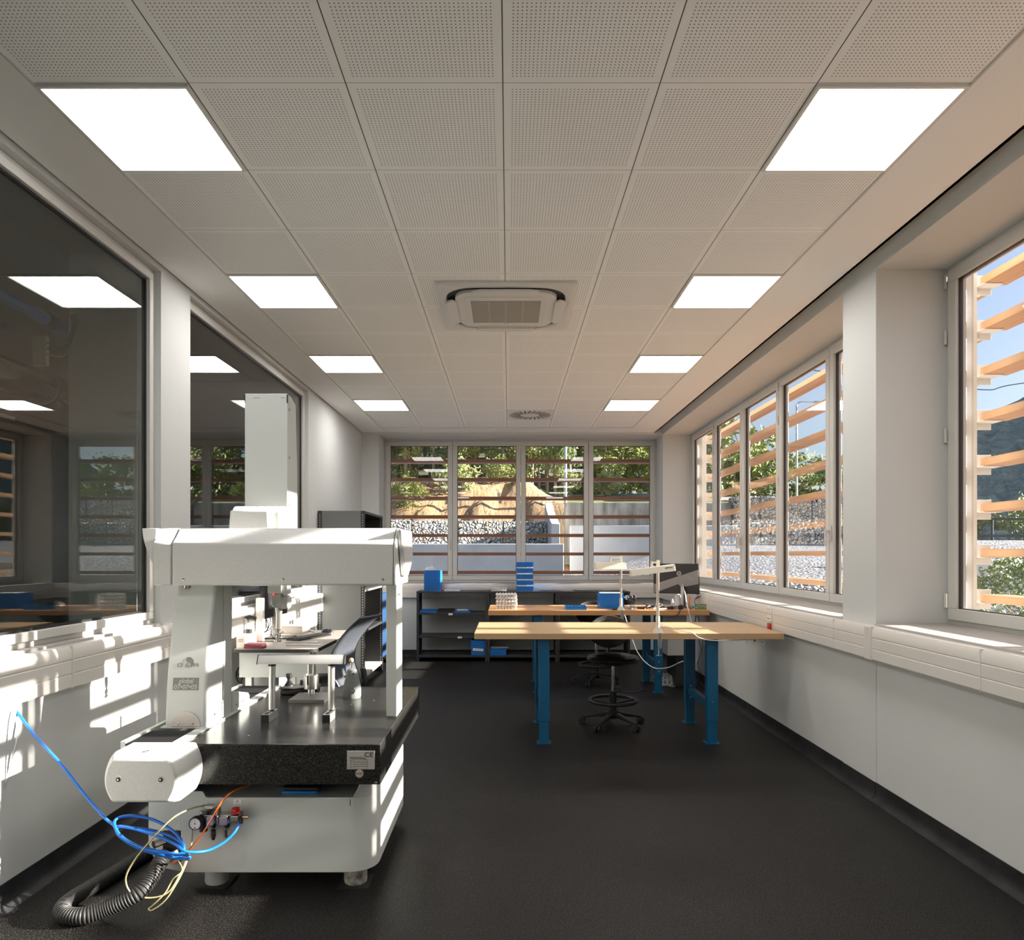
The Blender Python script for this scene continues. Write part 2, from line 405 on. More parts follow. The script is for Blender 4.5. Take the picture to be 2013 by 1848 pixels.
# outer facing so that the outside of the wall is cream render
q = MB(); OX = WO + .012
for (y0, y1, z0, z1) in ((YF, NEAR0, -.4, 4.2), (PN, PF, -.4, 4.2), (NEAR0, PN, HEAD, 4.2), (PF, YB + .6, HEAD, 4.2), (NEAR0, PN, -.4, SILL - .05), (PF, YB + .6, -.4, SILL - .05)):
    q.box(WO, OX, y0, y1, z0, z1)
struct(q.build('trim_1', M['render_out']), 'cream render facing outside the right hand wall', 'wall facing')
# back wall
BX0, BX1 = -1.907, 2.28; BO = 10.86
b = MB()
b.box(XL - .2, BX0, YB, BO, 0, H + .2); b.box(BX0, BX1, YB, BO, HEAD, H + .2); b.box(BX0, BX1, YB, BO, 0, SILL - .02); b.box(BX1, 2.72, YB, BO, 0, H + .2)
struct(b.build('wall_back', M['wall']), 'white back wall with the wide window opening', 'wall')
# left wall
LP = [(YF, -1.4), (4.318, 4.714), (7.497, YB)]
l_ = MB(); LO = XL - .14
for (a, bb) in LP: l_.box(LO, XL, a, bb, 0, H + .2)
for (a, bb) in ((-1.4, 4.318), (4.714, 7.497)):
    l_.box(LO, XL, a, bb, HEAD, H + .2); l_.box(LO, XL, a, bb, 0, SILL - .02)
struct(l_.build('wall_left', M['wall']), 'white wall with two internal windows and sun patches', 'wall')
f_ = MB(); f_.box(XL - .2, 2.9, YF - .2, YF, 0, H + .2)
struct(f_.build('wall_front', M['wall']), 'white wall behind the viewer', 'wall')
# skirting with a coved foot
def skirt(name, a, b, side, label):
    m_ = MB(); h = .103
    prof = [(0, 0), (.05, 0), (.028, .008), (.013, .022), (.007, .045), (.005, h), (0, h)]
    for (y0, y1, x, sgn, ax) in side:
        if ax == 0: m_.prism([(x + sgn * p, z) for p, z in prof], 1, y0, y1)
        else: m_.prism([(x + sgn * p, z) for p, z in prof], 0, y0, y1)
    o = m_.build(name, M['skirting'])
    return struct(o, label, 'baseboard')
skirt('baseboard_left', 0, 0, [(YF, YB, XL, 1, 0)], 'dark coved skirting along the left wall')
skirt('baseboard_right', 0, 0, [(YF, PN, XR + .004, -1, 0), (PN, PF, XR, -1, 0), (PF, YB, XR + .004, -1, 0)], 'dark coved skirting along the right wall')
skirt('baseboard_back', 0, 0, [(XL, XR, YB, -1, 1)], 'dark coved skirting along the back wall')

# ------------------------------------------------------------------ windows
def window(name, label, mp, u0, u1, z0, z1, edges, stile=.07, fr=.026, glassm=None, hinges=(), handles=(), deep=.09, gask=.005, cat='window'):
    """mp(u, v, w) -> world; w grows away from the room; edges = the sash boundaries"""
    root = None
    def mbx(m_, a0, a1, c0, c1, w0, w1):
        p = [mp(a0, c0, w0), mp(a1, c1, w1)]
        m_.box(p[0][0], p[1][0], p[0][1], p[1][1], p[0][2], p[1][2])
    m_ = MB()
    mbx(m_, u0, u1, z0, z0 + fr, 0, deep); mbx(m_, u0, u1, z1 - fr, z1, 0, deep)
    mbx(m_, u0, u0 + fr, z0 + fr, z1 - fr, 0, deep); mbx(m_, u1 - fr, u1, z0 + fr, z1 - fr, 0, deep)
    root = struct(m_.build(name, M['alu_frame'], bevel=.002), label, cat)
    for i, (a, b_) in enumerate(zip(edges, edges[1:])):
        a2, b2 = a + (.003 if i or a > u0 + fr else 0), b_ - .003
        s0, s1 = z0 + fr + .002, z1 - fr - .002
        m_ = MB(); d0, d1 = -.016, .055
        mbx(m_, a2, b2, s0, s0 + stile, d0, d1); mbx(m_, a2, b2, s1 - stile, s1, d0, d1)
        mbx(m_, a2, a2 + stile, s0 + stile, s1 - stile, d0, d1); mbx(m_, b2 - stile, b2, s0 + stile, s1 - stile, d0, d1)
        sash = m_.build('sash', M['alu_frame'], root, bevel=.004)
        g = MB(); ga, gb, gc, gd = a2 + stile, b2 - stile, s0 + stile, s1 - stile; k = gask
        mbx(g, ga, gb, gc, gc + k, .006, .03); mbx(g, ga, gb, gd - k, gd, .006, .03); mbx(g, ga, ga + k, gc, gd, .006, .03); mbx(g, gb - k, gb, gc, gd, .006, .03)
        g.build('gasket', M['gasket'], sash, smooth=False)
        g = MB(); mbx(g, ga, gb, gc, gd, .012, .026); g.build('pane', glassm or M['glass'], sash, smooth=False)
        for (hi, side) in handles:
            if hi == i:
                h = MB(); uc = (b2 - .035) if side > 0 else (a2 + .035)
                mbx(h, uc - .014, uc + .014, 1.62, 1.75, -.028, -.016); mbx(h, uc - .009, uc + .009, 1.69, 1.715, -.06, -.028)
                mbx(h, uc - .010, uc + .010, 1.58, 1.715, -.072, -.056)
                h.build('handle', M['alu_frame'], sash, bevel=.004)
    for u in hinges:
        for z in (z0 + .10, (z0 + z1) / 2 + .02, z0 + .42 if False else (z0 + z1) / 2 + .62, z1 - .13):
            h = MB(); p = mp(u, z, -.022); p2 = mp(u, z + .085, -.022); h.cyl(p, p2, .009, 10)
            h.build('hinge', M['alu_frame'], root)
    return root
mpR = lambda u, v, w: (2.71 + w, u, v)
mpB = lambda u, v, w: (u, 10.68 + w, v)
mpL = lambda u, v, w: (-2.208 - w, u, v)
e2 = [4.731 + 1.0908 * i for i in range(6)]
window('window_1', 'large right hand window nearest the viewer, seen partly behind the pier', mpR, NEAR0, PN, SILL, HEAD, [NEAR0 + .026, 2.04, 3.145, PN - .026], hinges=(PN - .018, 2.04))
window('window_2', 'long five-sash window in the right wall beyond the pier', mpR, PF, 10.21, SILL, HEAD, [PF + .026] + e2[1:5] + [10.184], hinges=(e2[2], e2[4], 10.195), handles=((0, 1), (2, 1), (3, -1)))
window('window_3', 'wide four-sash window in the back wall', mpB, BX0, BX1, SILL, HEAD, [BX0 + .026, -.857, .193, 1.236, BX1 - .026], hinges=(BX0 + .01, .193, BX1 - .01), handles=((0, 1), (2, 1)))
window('window_4', 'big dark internal window in the left wall nearest the viewer', mpL, -1.4, 4.318, SILL, HEAD, [-1.37, 1.42, 4.292], stile=.045, glassm=M['glass_in'], gask=.012)
window('window_5', 'dark internal window in the left wall behind the measuring machine', mpL, 4.714, 7.497, SILL, HEAD, [4.74, 7.471], stile=.045, glassm=M['glass_in'], gask=.012)
# sills
def sill(name, x0, x1, y0, y1, label):
    m_ = MB(); m_.box(x0, x1, y0, y1, SILL - .02, SILL); struct(m_.build(name, M['sill'], bevel=.002), label, 'sill')
sill('trim_2', XR - .012, 2.72, NEAR0, PN, 'grey sill under the nearest right window, half in sun')
sill('trim_3', XR - .012, 2.72, PF, YB, 'long grey sill under the five-sash window')
sill('trim_4', BX0, BX1, YB - .012, 10.69, 'grey sill under the back window')
sill('trim_5', LO, XL + .012, -1.4, 4.318, 'sill under the near internal window')
sill('trim_6', LO, XL + .012, 4.714, 7.497, 'sill under the far internal window')

# ------------------------------------------------------------------ wall trunking
TZ0, TZ1, TD = .872, 1.072, .068
def trunk_prof(d):
    z = [TZ0, TZ0 + .062, TZ0 + .0665, TZ0 + .071, TZ0 + .128, TZ0 + .1325, TZ0 + .137, TZ1]
    return [(0, TZ0), (d - .006, TZ0), (d, TZ0 + .006), (d, z[1]), (d - .004, z[2]), (d, z[3]), (d, z[4]), (d - .004, z[5]), (d, z[6]), (d, TZ1 - .02), (d - .014, TZ1), (0, TZ1)]
def trunking(label, ax, base, sgn, segs, loc):
    t = thing('cable_trunking', label, 'cable trunking', loc)
    for a, b_ in segs:
        m_ = MB(); m_.prism([(base + sgn * p, z) for p, z in trunk_prof(TD)], ax, a + .0015, b_ - .0015); m_.build('cover', M['duct_pvc'], t)
        if b_ < 9.9:
            m_ = MB(); m_.prism([(base + sgn * p, z) for p, z in [(0, TZ0 - .002), (TD + .002, TZ0 - .002), (TD + .002, TZ1 + .001), (0, TZ1 + .001)]], ax, b_ - .004, b_ + .004); m_.build('joint_strip', M['duct_pvc'], t)
    return t
tr = trunking('cream three-channel cable trunking on the right wall under the windows', 1, XR, -1, [(YF, .3), (.3, 3.236), (3.236, 4.205), (4.29, 4.70), (4.70, 7.6), (7.6, YB)], (XR, 5, TZ0))
m_ = MB(); m_.box(XR - TD - .006, XR, 4.207, 4.288, TZ0 - .004, TZ1 + .003); ec = m_.build('joint_cap', M['duct_pvc'], tr, bevel=.006)
m_ = MB(); m_.cyl((XR - TD - .008, 4.25, TZ1 - .018), (XR - TD - .005, 4.25, TZ1 - .018), .004, 10); m_.build('screw', M['steel'], ec)
trunking('cream cable trunking on the left wall in the striped sunlight', 1, XL, 1, [(YF, .4), (.4, 3.333), (3.333, 6.25), (6.25, 7.8), (7.8, YB - .07)], (XL, 5, TZ0))
trunking('cream cable trunking under the back window behind the low shelves', 0, YB, -1, [(XL + .07, .9), (.9, XR - .07)], (0, YB, TZ0))
def socket(y, x, sgn, parent, red=False):
    m_ = MB(); m_.box(x, x + sgn * .012, y - .04, y + .04, TZ0 + .139, TZ1 - .006)
    f = m_.build('socket_plate', M['white'], parent, bevel=.003)
    for dy in (-.018, .018):
        for dz in (-.012, .012):
            m_ = MB(); m_.cyl((x + sgn * .0121, y + dy, TZ1 - .035 + dz), (x + sgn * .0135, y + dy, TZ1 - .035 + dz), .0045, 10); m_.build('socket_hole', M['ink'], f)
for yy in (5.83, 8.1): socket(yy, XR - TD, -1, tr)
for yy, rd in ((5.86, True),):
    m_ = MB(); m_.box(XR - TD - .014, XR - TD, 5.79, 5.87, TZ0 + .073, TZ0 + .128); f = m_.build('socket_plate', M['white'], tr, bevel=.003)
    for dy in (5.81, 5.83, 5.85):
        m_ = MB(); m_.cyl((XR - TD - .0155, dy, TZ0 + .1), (XR - TD - .014, dy, TZ0 + .1), .0055, 10); m_.build('socket_hole', M['ink'], f)
    m_ = MB(); m_.box(XR - TD - .016, XR - TD, 5.80, 5.86, TZ0 + .008, TZ0 + .06); tag(m_.build('power_socket', M['red'], tr, bevel=.003), 'dark red power socket')

# ------------------------------------------------------------------ ceiling fittings
def col_x(k): return -.0208 + .6 * k
def row_y(n): return 2.645 + .6 * n
rows = [(-6, 'behind the viewer'), (-3, 'above the viewer'), (0, 'nearest the viewer'), (3, 'second in the row seen ahead'), (6, 'third in the row seen ahead'), (9, 'farthest in the row')]
for rn, what in rows:
    for side in (-1, 1):
        x0, x1 = (GX0, col_x(-2)) if side < 0 else (col_x(2), GX1)
        y0, y1 = row_y(rn), row_y(rn + 1)
        t = thing('ceiling_light', f'square flush light panel on the {"left" if side < 0 else "right"} of the ceiling, {what}', 'ceiling light', ((x0 + x1) / 2, (y0 + y1) / 2, H), 'square ceiling light panels')
        m_ = MB(); z0, z1 = H - .008, H + .004; wd = .014
        x0 += .004; x1 -= .004; y0 += .004; y1 -= .004
        m_.box(x0, x1, y0, y0 + wd, z0, z1); m_.box(x0, x1, y1 - wd, y1, z0, z1); m_.box(x0, x0 + wd, y0 + wd, y1 - wd, z0, z1); m_.box(x1 - wd, x1, y0 + wd, y1 - wd, z0, z1)
        m_.build('frame', M['white_metal'], t)
        m_ = MB(); m_.box(x0 + wd, x1 - wd, y0 + wd, y1 - wd, H - .002, H + .003); m_.build('diffuser', M['panel'], t)
# ceiling cassette air conditioner
ACX, ACY = -.017, 5.035
t = thing('ceiling_air_conditioner', 'white square ceiling cassette air conditioner in the middle of the tiles', 'air conditioner', (ACX, ACY, H))
m_ = MB()
def rrect(hx, hy, r_, n=6):
    out = []
    for (sx, sy, a0) in ((1, 1, 0), (-1, 1, 90), (-1, -1, 180), (1, -1, 270)):
        for k in range(n + 1):
            a = R(a0 + 90 * k / n); out.append((sx * (hx - r_) + r_ * math.cos(a), sy * (hy - r_) + r_ * math.sin(a)))
    return out
def ring(hx, hy, r_, z, n=6): return [(ACX + a, ACY + b_, z) for a, b_ in rrect(hx, hy, r_, n)]
m_.loft([ring(.475, .475, .02, H + .003), ring(.475, .475, .02, H - .012), ring(.468, .468, .02, H - .018), ring(.415, .415, .19, H - .020), ring(.409, .409, .19, H - .006)], cap=False)
m_.build('fascia', M['white_metal'], t)
m_ = MB(); m_.loft([ring(.412, .412, .19, H - .0065), ring(.412, .412, .19, H - .0025)]); m_.build('air_outlet', M['anth'], t)
m_ = MB(); m_.loft([ring(.352, .352, .13, H - .006), ring(.352, .352, .13, H - .026), ring(.34, .34, .12, H - .032)]); m_.build('grille_surround', M['white_metal'], t)
m_ = MB(); m_.loft([ring(.285, .285, .03, H - .031), ring(.283, .283, .03, H - .036)]); gp = m_.build('grille_panel', M['white_metal'], t)
m_ = MB(); m_.box(ACX - .245, ACX + .245, ACY - .22, ACY + .23, H - .0375, H - .035)
m_.k = 1
for i in range(30): m_.box(ACX - .24, ACX + .24, ACY - .212 + i * .015, ACY - .206 + i * .015, H - .0385, H - .0374)
for xx in (-.12, 0, .12): m_.box(ACX + xx - .006, ACX + xx + .006, ACY - .218, ACY + .228, H - .039, H - .0374)
m_.build('intake_grille', [mat('grille_grey', (.36, .34, .30), .7), mat('grille_slat', (.48, .46, .41), .6)], gp)
for k in range(4):
    m_ = MB(); pts = [(-.20, -.01), (-.235, .02), (-.215, .05), (-.17, .066), (.17, .066), (.215, .05), (.235, .02), (.20, -.01)]
    m_.prism([(a, b_ + .355) for a, b_ in pts], 2, -.012, .004)
    if k < 2 or k == 3: m_.xf(Matrix.Rotation(R(-9), 4, 'X') if False else Matrix.Identity(4))
    m_.xf(Matrix.Translation((ACX, ACY, H - .034)) @ Matrix.Rotation(R(90 * k), 4, 'Z'))
    m_.build('flap', M['white_metal'], t, bevel=.002)
m_ = MB(); m_.box(ACX - .02, ACX + .02, ACY + .248, ACY + .252, H - .0368, H - .0355); m_.build('badge', M['logo'], gp)
# swirl diffuser
DX, DY = (col_x(0) + col_x(1)) / 2, (row_y(10) + row_y(11)) / 2
def swirl(x, y, z, label, up=False):
    t = thing('swirl_diffuser', label, 'air diffuser', (x, y, z))
    m_ = MB(); m_.box(x - .296, x + .296, y - .296, y + .296, z - .004, z + .004); p = m_.build('plate', M['white_metal'], t)
    m_ = MB()
    for k in range(24):
        a = 2 * PI * k / 24; ca, sa = math.cos(a), math.sin(a); tw = .5
        pts = []
        for (rr, ww) in ((.125, -.008), (.265, -.012), (.265, .012), (.125, .008)):
            th = a + tw * (rr - .125) / .14 * .5; cx_, cy_ = rr * math.cos(th), rr * math.sin(th)
            pts.append((x + cx_ - ww * math.sin(th + .5), y + cy_ + ww * math.cos(th + .5)))
        m_.prism(pts, 2, z - .0055, z - .003)
    m_.build('slot', M['gasket'], p, smooth=False)
swirl(DX, DY, H, 'white swirl air diffuser with black slots near the far end of the ceiling')

# ------------------------------------------------------------------ room beyond the internal windows
o = MB(); o.box(-9, LO - .001, -2.5, 10.8, -.12, -.001); struct(o.build('floor_2', M['floor']), 'dark floor of the dim workshop beyond the internal windows', 'floor')
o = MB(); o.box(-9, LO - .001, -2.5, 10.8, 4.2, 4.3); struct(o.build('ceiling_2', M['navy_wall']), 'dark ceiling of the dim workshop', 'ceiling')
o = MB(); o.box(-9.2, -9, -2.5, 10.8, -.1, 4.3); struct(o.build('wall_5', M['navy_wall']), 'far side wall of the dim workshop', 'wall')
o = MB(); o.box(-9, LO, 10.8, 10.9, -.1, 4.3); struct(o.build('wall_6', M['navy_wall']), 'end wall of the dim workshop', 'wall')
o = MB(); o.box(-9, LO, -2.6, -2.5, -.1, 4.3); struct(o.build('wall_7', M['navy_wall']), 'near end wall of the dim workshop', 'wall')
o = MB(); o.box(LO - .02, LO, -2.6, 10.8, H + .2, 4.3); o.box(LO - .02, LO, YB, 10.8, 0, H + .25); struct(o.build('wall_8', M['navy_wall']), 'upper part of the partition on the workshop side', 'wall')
o = MB(); o.box(-3.93, -3.32, 6.2, 6.6, 0, 4.2); struct(o.build('trim_7', M['wall']), 'pale column in the workshop beyond the left glass', 'column')
t = thing('ventilation_duct', 'shiny round metal duct under the ceiling beyond the left glass', 'duct', (-4.3, 6, 3.05))
m_ = MB(); m_.cyl((-4.3, 3.8, 3.05), (-4.3, 7.9, 3.05), .15, 28); m_.build('pipe', M['chrome'], t)
for yy in (5.2, 6.4, 7.6):
    m_ = MB(); m_.cyl((-4.3, yy, 3.05), (-4.3, yy + .03, 3.05), .157, 28); m_.build('collar', M['steel'], t)
t = thing('blue_pipe', 'blue pipe with a dark coupling high up beyond the left glass', 'pipe', (-4, 5, 3.55))
m_ = MB(); m_.cyl((-4, 3, 3.55), (-4, 6.6, 3.55), .05, 20); m_.build('pipe', M['blue'], t)
m_ = MB(); m_.cyl((-4, 6.0, 3.55), (-4, 6.1, 3.55), .06, 20); m_.build('coupling', M['black'], t)
t = thing('junction_box', 'cream junction box with green cables beyond the left glass', 'junction box', (-4.1, 6.2, 3.05))
m_ = MB(); m_.box(-4.15, -4.03, 6.05, 6.09, 3.16, 3.42); m_.build('plate', M['cream'], t, bevel=.003)
for k in range(3):
    m_ = MB(); m_.tube(spline([(-4.03, 6.06, 3.36 - k * .05), (-3.9, 6.1, 3.36 - k * .05), (-3.84 + k * .02, 6.1, 3.5), (-3.84 + k * .02, 6.1, 3.62)]), .009, 8); m_.build('cable', mat('green_cable', (.03, .3, .12), .4), t)
o = MB(); o.box(-4.6, -4.48, 3.2, 6.3, 2.72, 2.76); tag(o.build('strip_light', M['white_metal']), 'slim white strip fitting below the duct beyond the left glass', 'light fitting')

# ================================================================== the coordinate measuring machine
cmm = thing('measuring_machine', 'grey bridge type coordinate measuring machine with a black granite table', 'measuring machine', (-1.05, 3.55, 0))
# stand
def rpoly(x0, x1, y0, y1, r_, n=8):
    P = [(x0, y0)]
    for k in range(n + 1):
        a = R(-90 + 90 * k / n); P.append((x1 - r_ + r_ * math.cos(a), y0 + r_ + r_ * math.sin(a)))
    for k in range(n + 1):
        a = R(90 * k / n); P.append((x1 - r_ + r_ * math.cos(a), y1 - r_ + r_ * math.sin(a)))
    P.append((x0, y1)); return P
SX0, SX1, SY0, SY1, SB = -1.455, -.592, 3.08, 4.02, .098
m_ = MB(); wall = rpoly(SX0, SX1, SY0, SY1, .12)
m_.prism(wall, 2, SB, .432)
stand = m_.build('stand', M['cmm_l'], cmm, bevel=.004)
# upstands left and right of the front cut-out
m_ = MB(); m_.prism([(SX0, .43), (-1.33, .43), (-1.345, .436), (-1.352, .452), (-1.36, .460), (SX0, .460)], 1, SY0, SY0 + .02)
m_.build('front_upstand', M['cmm_l'], stand)
m_ = MB()
arc = [p for p in wall[1:10]]; arc = [(-.69, SY0)] + arc + [(SX1, 3.35), (SX1, SY1 - .12)]
ins = [(-.69, SY0 + .02)] + [(SX1 - .12 + .1 * math.cos(R(-90 + 90 * k / 8)), SY0 + .12 + .1 * math.sin(R(-90 + 90 * k / 8))) for k in range(9)] + [(SX1 - .02, 3.35), (SX1 - .02, SY1 - .12)]
rings = []
for (a, b_) in zip(arc, ins):
    t_ = min(1, max(0, (a[0] + .69) / .06)); h_ = .432 + (.527 - .432) * (t_ * t_ * (3 - 2 * t_)) if a[0] < SX1 - .05 else .527
    rings.append([(a[0], a[1], .430), (a[0], a[1], h_), (b_[0], b_[1], h_), (b_[0], b_[1], .430)])
m_.loft(rings); m_.build('side_upstand', M['cmm_l'], stand)
# dark recess between stand and granite with its supports
for (x, y) in ((-1.30, 3.3), (-.72, 3.3), (-1.0, 3.85)):
    m_ = MB(); m_.cyl((x, y, .432), (x, y, .533), .045, 20); m_.build('granite_support', M['black'], cmm)
m_ = MB(); m_.cyl((-.652, 3.13, .432), (-.652, 3.13, .533), .010, 12); m_.build('stop_bolt', M['black'], cmm)
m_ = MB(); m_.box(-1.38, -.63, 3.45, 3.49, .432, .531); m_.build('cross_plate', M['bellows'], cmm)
m_ = MB(); m_.box(-1.02, -.86, 3.12, 3.24, .433, .446); tag(m_.build('pad', M['blue'], cmm, bevel=.003), 'blue pad under the granite')
m_ = MB(); m_.box(-1.015, -.855, 3.125, 3.235, .446, .462); m_.build('pad_top', M['black'], cmm, bevel=.003)
# left cabinet part of the stand
m_ = MB(); m_.prism([(-1.605, .222), (-1.565, .118), (-1.45 - .0085, .098), (-1.4585, .515), (-1.605, .515)], 1, SY0 + .012, 3.98)
side = m_.build('side_cabinet', M['cmm_l'], cmm, bevel=.003)
m_ = MB(); m_.box(-1.536, -1.461, SY0 + .004, SY0 + .014, .17, .282); op = m_.build('connector_opening', M['black'], side)
m_ = MB(); m_.cyl((-1.53, SY0 + .01, .24), (-1.56, SY0 - .03, .235), .017, 16); m_.build('hose_gland', M['steel'], op)
m_ = MB(); m_.obox((-1.49, SY0 - .01, .185), (.05, .03, .016), Matrix.Rotation(R(-25), 3, 'Y')); m_.build('connector', M['white'], op, bevel=.002)
m_ = MB(); m_.cyl((-1.465, SY0 - .004, .148), (-1.465, SY0 + .012, .148), .007, 12); m_.build('screw', M['steel'], side)
m_ = MB(); m_.box(-1.455, -1.40, SY0 - .0015, SY0, .435, .436)
m_.b.free()
m_ = MB(); m_.box(gx(459, SY0), gx(475.5, SY0), SY0 - .002, SY0, gz(1579.5, SY0), gz(1571.5, SY0)); lb = m_.build('label', M['paper'], stand); text('PI', .011, gx(467, SY0), gz(1575.5, SY0), SY0 - .003, 'label_text', M['ink'], lb)
m_ = MB(); m_.box(gx(687.6, SY0), gx(689, SY0), SY0 - .001, SY0, gz(1584, SY0), gz(1571, SY0)); m_.build('marking', M['ink'], stand)
# feet
for (x, y, worn) in ((-1.345, 3.205, 0), (-.705, 3.205, 1), (-1.345, 3.86, 0), (-.705, 3.86, 0)):
    m_ = MB(); m_.lathe([(.050, .004), (.053, .012), (.053, .082), (.05, .0885), (.05, .099)], (x, y, 0)); ft = m_.build('foot', M['cmm_l'] if not worn else mat('worn_paint', (.56, .56, .52), .6, noise=(35, (.12, .10, .07), .9)), cmm)
    m_ = MB(); m_.box(x - .07, x + .07, y - .07, y + .07, 0, .004); m_.build('foot_pad', M['rubber'], ft)
# granite
GL, GR, GF, GB, GZ0, GZ1 = -1.434, -.543, 2.952, 4.234, .532, .705
m_ = MB(); m_.prism([(GL, GF), (GR, GF), (GR, GB), (GL, GB)], 2, GZ0, GZ1)
gr = m_.build('granite_table', M['granite'], cmm, bevel=.004)
for (px, py) in ((489, 1446), (665, 1392), (690, 1385), (735, 1377), (620, 1403)):
    if py < 1350: continue
    Y = .809 * F / (py - VY); m_ = MB(); m_.cyl((gx(px, Y), Y, GZ1), (gx(px, Y), Y, GZ1 + .0006), .0045, 12); m_.build('threaded_insert', M['steel'], gr)
# rating plate on the granite front
P = GF - .003
x0, x1, z0, z1 = gx(682, P), gx(736.5, P), gz(1512.5, P), gz(1476.5, P)
m_ = MB(); m_.box(x0, x1, P, GF + .001, z0, z1); pl = m_.build('rating_plate', mat('plate_metal', (.50, .49, .45), .4, .3), gr)
text('CE', .027, x1 - .0255, z1 - .0165, P - .0005, 'ce_mark', M['ink'], pl, wx=1.15, bold=.0004)
text('Hexagon Metrology S.p.A.', .0072, x0 + .044, z1 - .027, P - .0005, 'plate_text', M['ink'], pl, wx=.85)
text('Via Vittime di Piazza - 10024 Moncalieri', .0050, x0 + .048, z1 - .033, P - .0005, 'plate_text', M['ink'], pl, wx=.85)
for k, s_ in enumerate(('MOD', 'SN', 'P/N', 'DAT')):
    zz = z1 - .042 - .0095 * k; text(s_, .0055, x0 + .017, zz, P - .0005, 'plate_text', M['ink'], pl)
    m_ = MB(); a0, a1 = x0 + .028, x1 - .03
    for (u0, u1, v0, v1) in ((a0, a1, -.0042, -.0037), (a0, a1, .0037, .0042), (a0, a0 + .0005, -.0042, .0042), (a1 - .0005, a1, -.0042, .0042)): m_.box(u0, u1, P - .0006, P, zz + v0, zz + v1)
    m_.build('plate_field', M['ink'], pl)
m_ = MB()
for (xx, zz) in ((x0 + .005, z0 + .005), (x1 - .005, z0 + .005), (x0 + .005, z1 - .005), (x1 - .005, z1 - .005)): m_.cyl((xx, P - .0015, zz), (xx, P, zz), .0017, 8)
m_.build('rivet', M['steel'], pl)
m_ = MB(); m_.cyl((gx(706.5, P), P, gz(1521, P)), (gx(706.5, P), GF, gz(1521, P)), .0175, 24); sk = m_.build('round_sticker', mat('silver_sticker', (.35, .34, .32), .5), gr)
m_ = MB(); m_.box(gx(699, P), gx(713, P), P - .0006, P, gz(1522, P), gz(1519.5, P)); m_.build('sticker_band', mat('red_print', (.28, .10, .08), .6), sk)
text('03', .011, gx(738.5, P), gz(1539, P), P + .0025, 'engraved_number', mat('pale_print', (.3, .3, .28), .6), gr)
# guide way : light rail, black bellows, outer rail
m_ = MB(); m_.box(-1.434, -1.384, 2.955, 4.232, GZ1 + .0005, GZ1 + .007); m_.build('inner_rail', M['cmm_l'], cmm, bevel=.001)
m_ = MB(); m_.box(-1.652, -1.632, 2.955, 4.26, .50, GZ1 + .010); m_.box(-1.632, -1.4345, 2.955, 4.26, .516, .64); m_.build('guide_housing', M['cmm_l'], cmm)
def bellow(y0, y1):
    m_ = MB(); n = max(4, int((y1 - y0) / .012)); rings = []
    for i in range(n * 2 + 1):
        y = y0 + (y1 - y0) * i / (2 * n); z = GZ1 + .002 - (.004 if i % 2 else 0); rings.append([(-1.632, y, .642), (-1.434, y, .642), (-1.434, y, z), (-1.632, y, z)])
    m_.loft(rings); m_.build('bellows', M['bellows'], cmm, smooth=False)
bellow(2.955, 3.17); bellow(3.745, 4.25)
# front end cover of the guide : barrel sided
m_ = MB(); rings = []
NY = 7
for i in range(NY + 1):
    y = 2.752 + (2.951 - 2.752) * i / NY
    sh = [.022, .007, 0, 0, 0, 0, 0, 0][i]; ring_ = []
    zc, hz = .614, .1005 - sh * .8
    L = 12
    for k in range(L + 1):
        t_ = k / L; z = zc - hz + 2 * hz * t_; bul = .030 * (1 - (2 * t_ - 1) ** 2); ring_.append((-1.328 + bul - sh, y, z))
    for k in range(L + 1):
        t_ = 1 - k / L; z = zc - hz + 2 * hz * t_; bul = .030 * (1 - (2 * t_ - 1) ** 2); ring_.append((-1.594 - bul + sh, y, z))
    rings.append(ring_)
m_.loft(rings); ec = m_.build('end_cover', M['cmm'], cmm, bevel=.006)
for px in (232, 315.5):
    m_ = MB(); xx = gx(px, 2.75); zz = gz(1533, 2.75)
    m_.lathe([(.0155, .0006), (.0145, -.001), (.010, -.0012), (.010, .0006)], (xx, 2.752, zz), axis=1); m_.build('screw_recess', M['cmm'], ec)
    m_ = MB(); m_.lathe([(.0085, 0), (.0085, -.0026), (.004, -.0034), (.0038, -.0015), (.0005, -.0015)], (xx, 2.752, zz), axis=1); m_.build('screw', M['black'], ec)
    m_ = MB(); m_.lathe([(.0035, 0), (.0035, -.004), (.001, -.0042)], (xx, 2.752, zz), axis=1); m_.build('screw', M['steel'], ec)
m_ = MB(); m_.box(-1.468, -1.452, 2.80, 2.815, .714, .7185); m_.build('vent_slot', M['steel'], ec)
# bridge: left leg
def legY(z):
    t_ = max(0, min(1, (z - .72) / .65)); return 3.197 + .115 * t_ ** 1.9
def legL(z):
    t_ = max(0, min(1, (z - .72) / .65)); return -1.583 + .003 * t_ + .012 * math.sin(PI * t_) * 0
m_ = MB(); rings = []
for i in range(15):
    z = .715 + (1.37 - .715) * i / 14; y = legY(z); xl = legL(z); xr = -1.394 - .004 * (1 - i / 14)
    ch = .008
    rings.append([(xl + ch, y, z), (xr - ch, y, z), (xr, y + ch, z), (xr, 3.505, z), (xl, 3.505, z), (xl, y + ch, z)])
m_.loft(rings); leg = m_.build('bridge_leg', M['cmm_l'], cmm, bevel=.003)
m_ = MB(); m_.prism([(-1.600, 3.19), (-1.398, 3.19), (-1.398, 3.745), (-1.600, 3.745)], 2, .7125, .7175); m_.build('leg_base_plate', M['cmm_l'], leg)
# thin joint in the leg side
m_ = MB(); m_.box(-1.3945, -1.3915, 3.382, 3.388, .72, .80); m_.box(-1.3945, -1.3925, 3.395, 3.40, .72, 1.365); m_.build('side_joint', M['cmm_l'], leg)
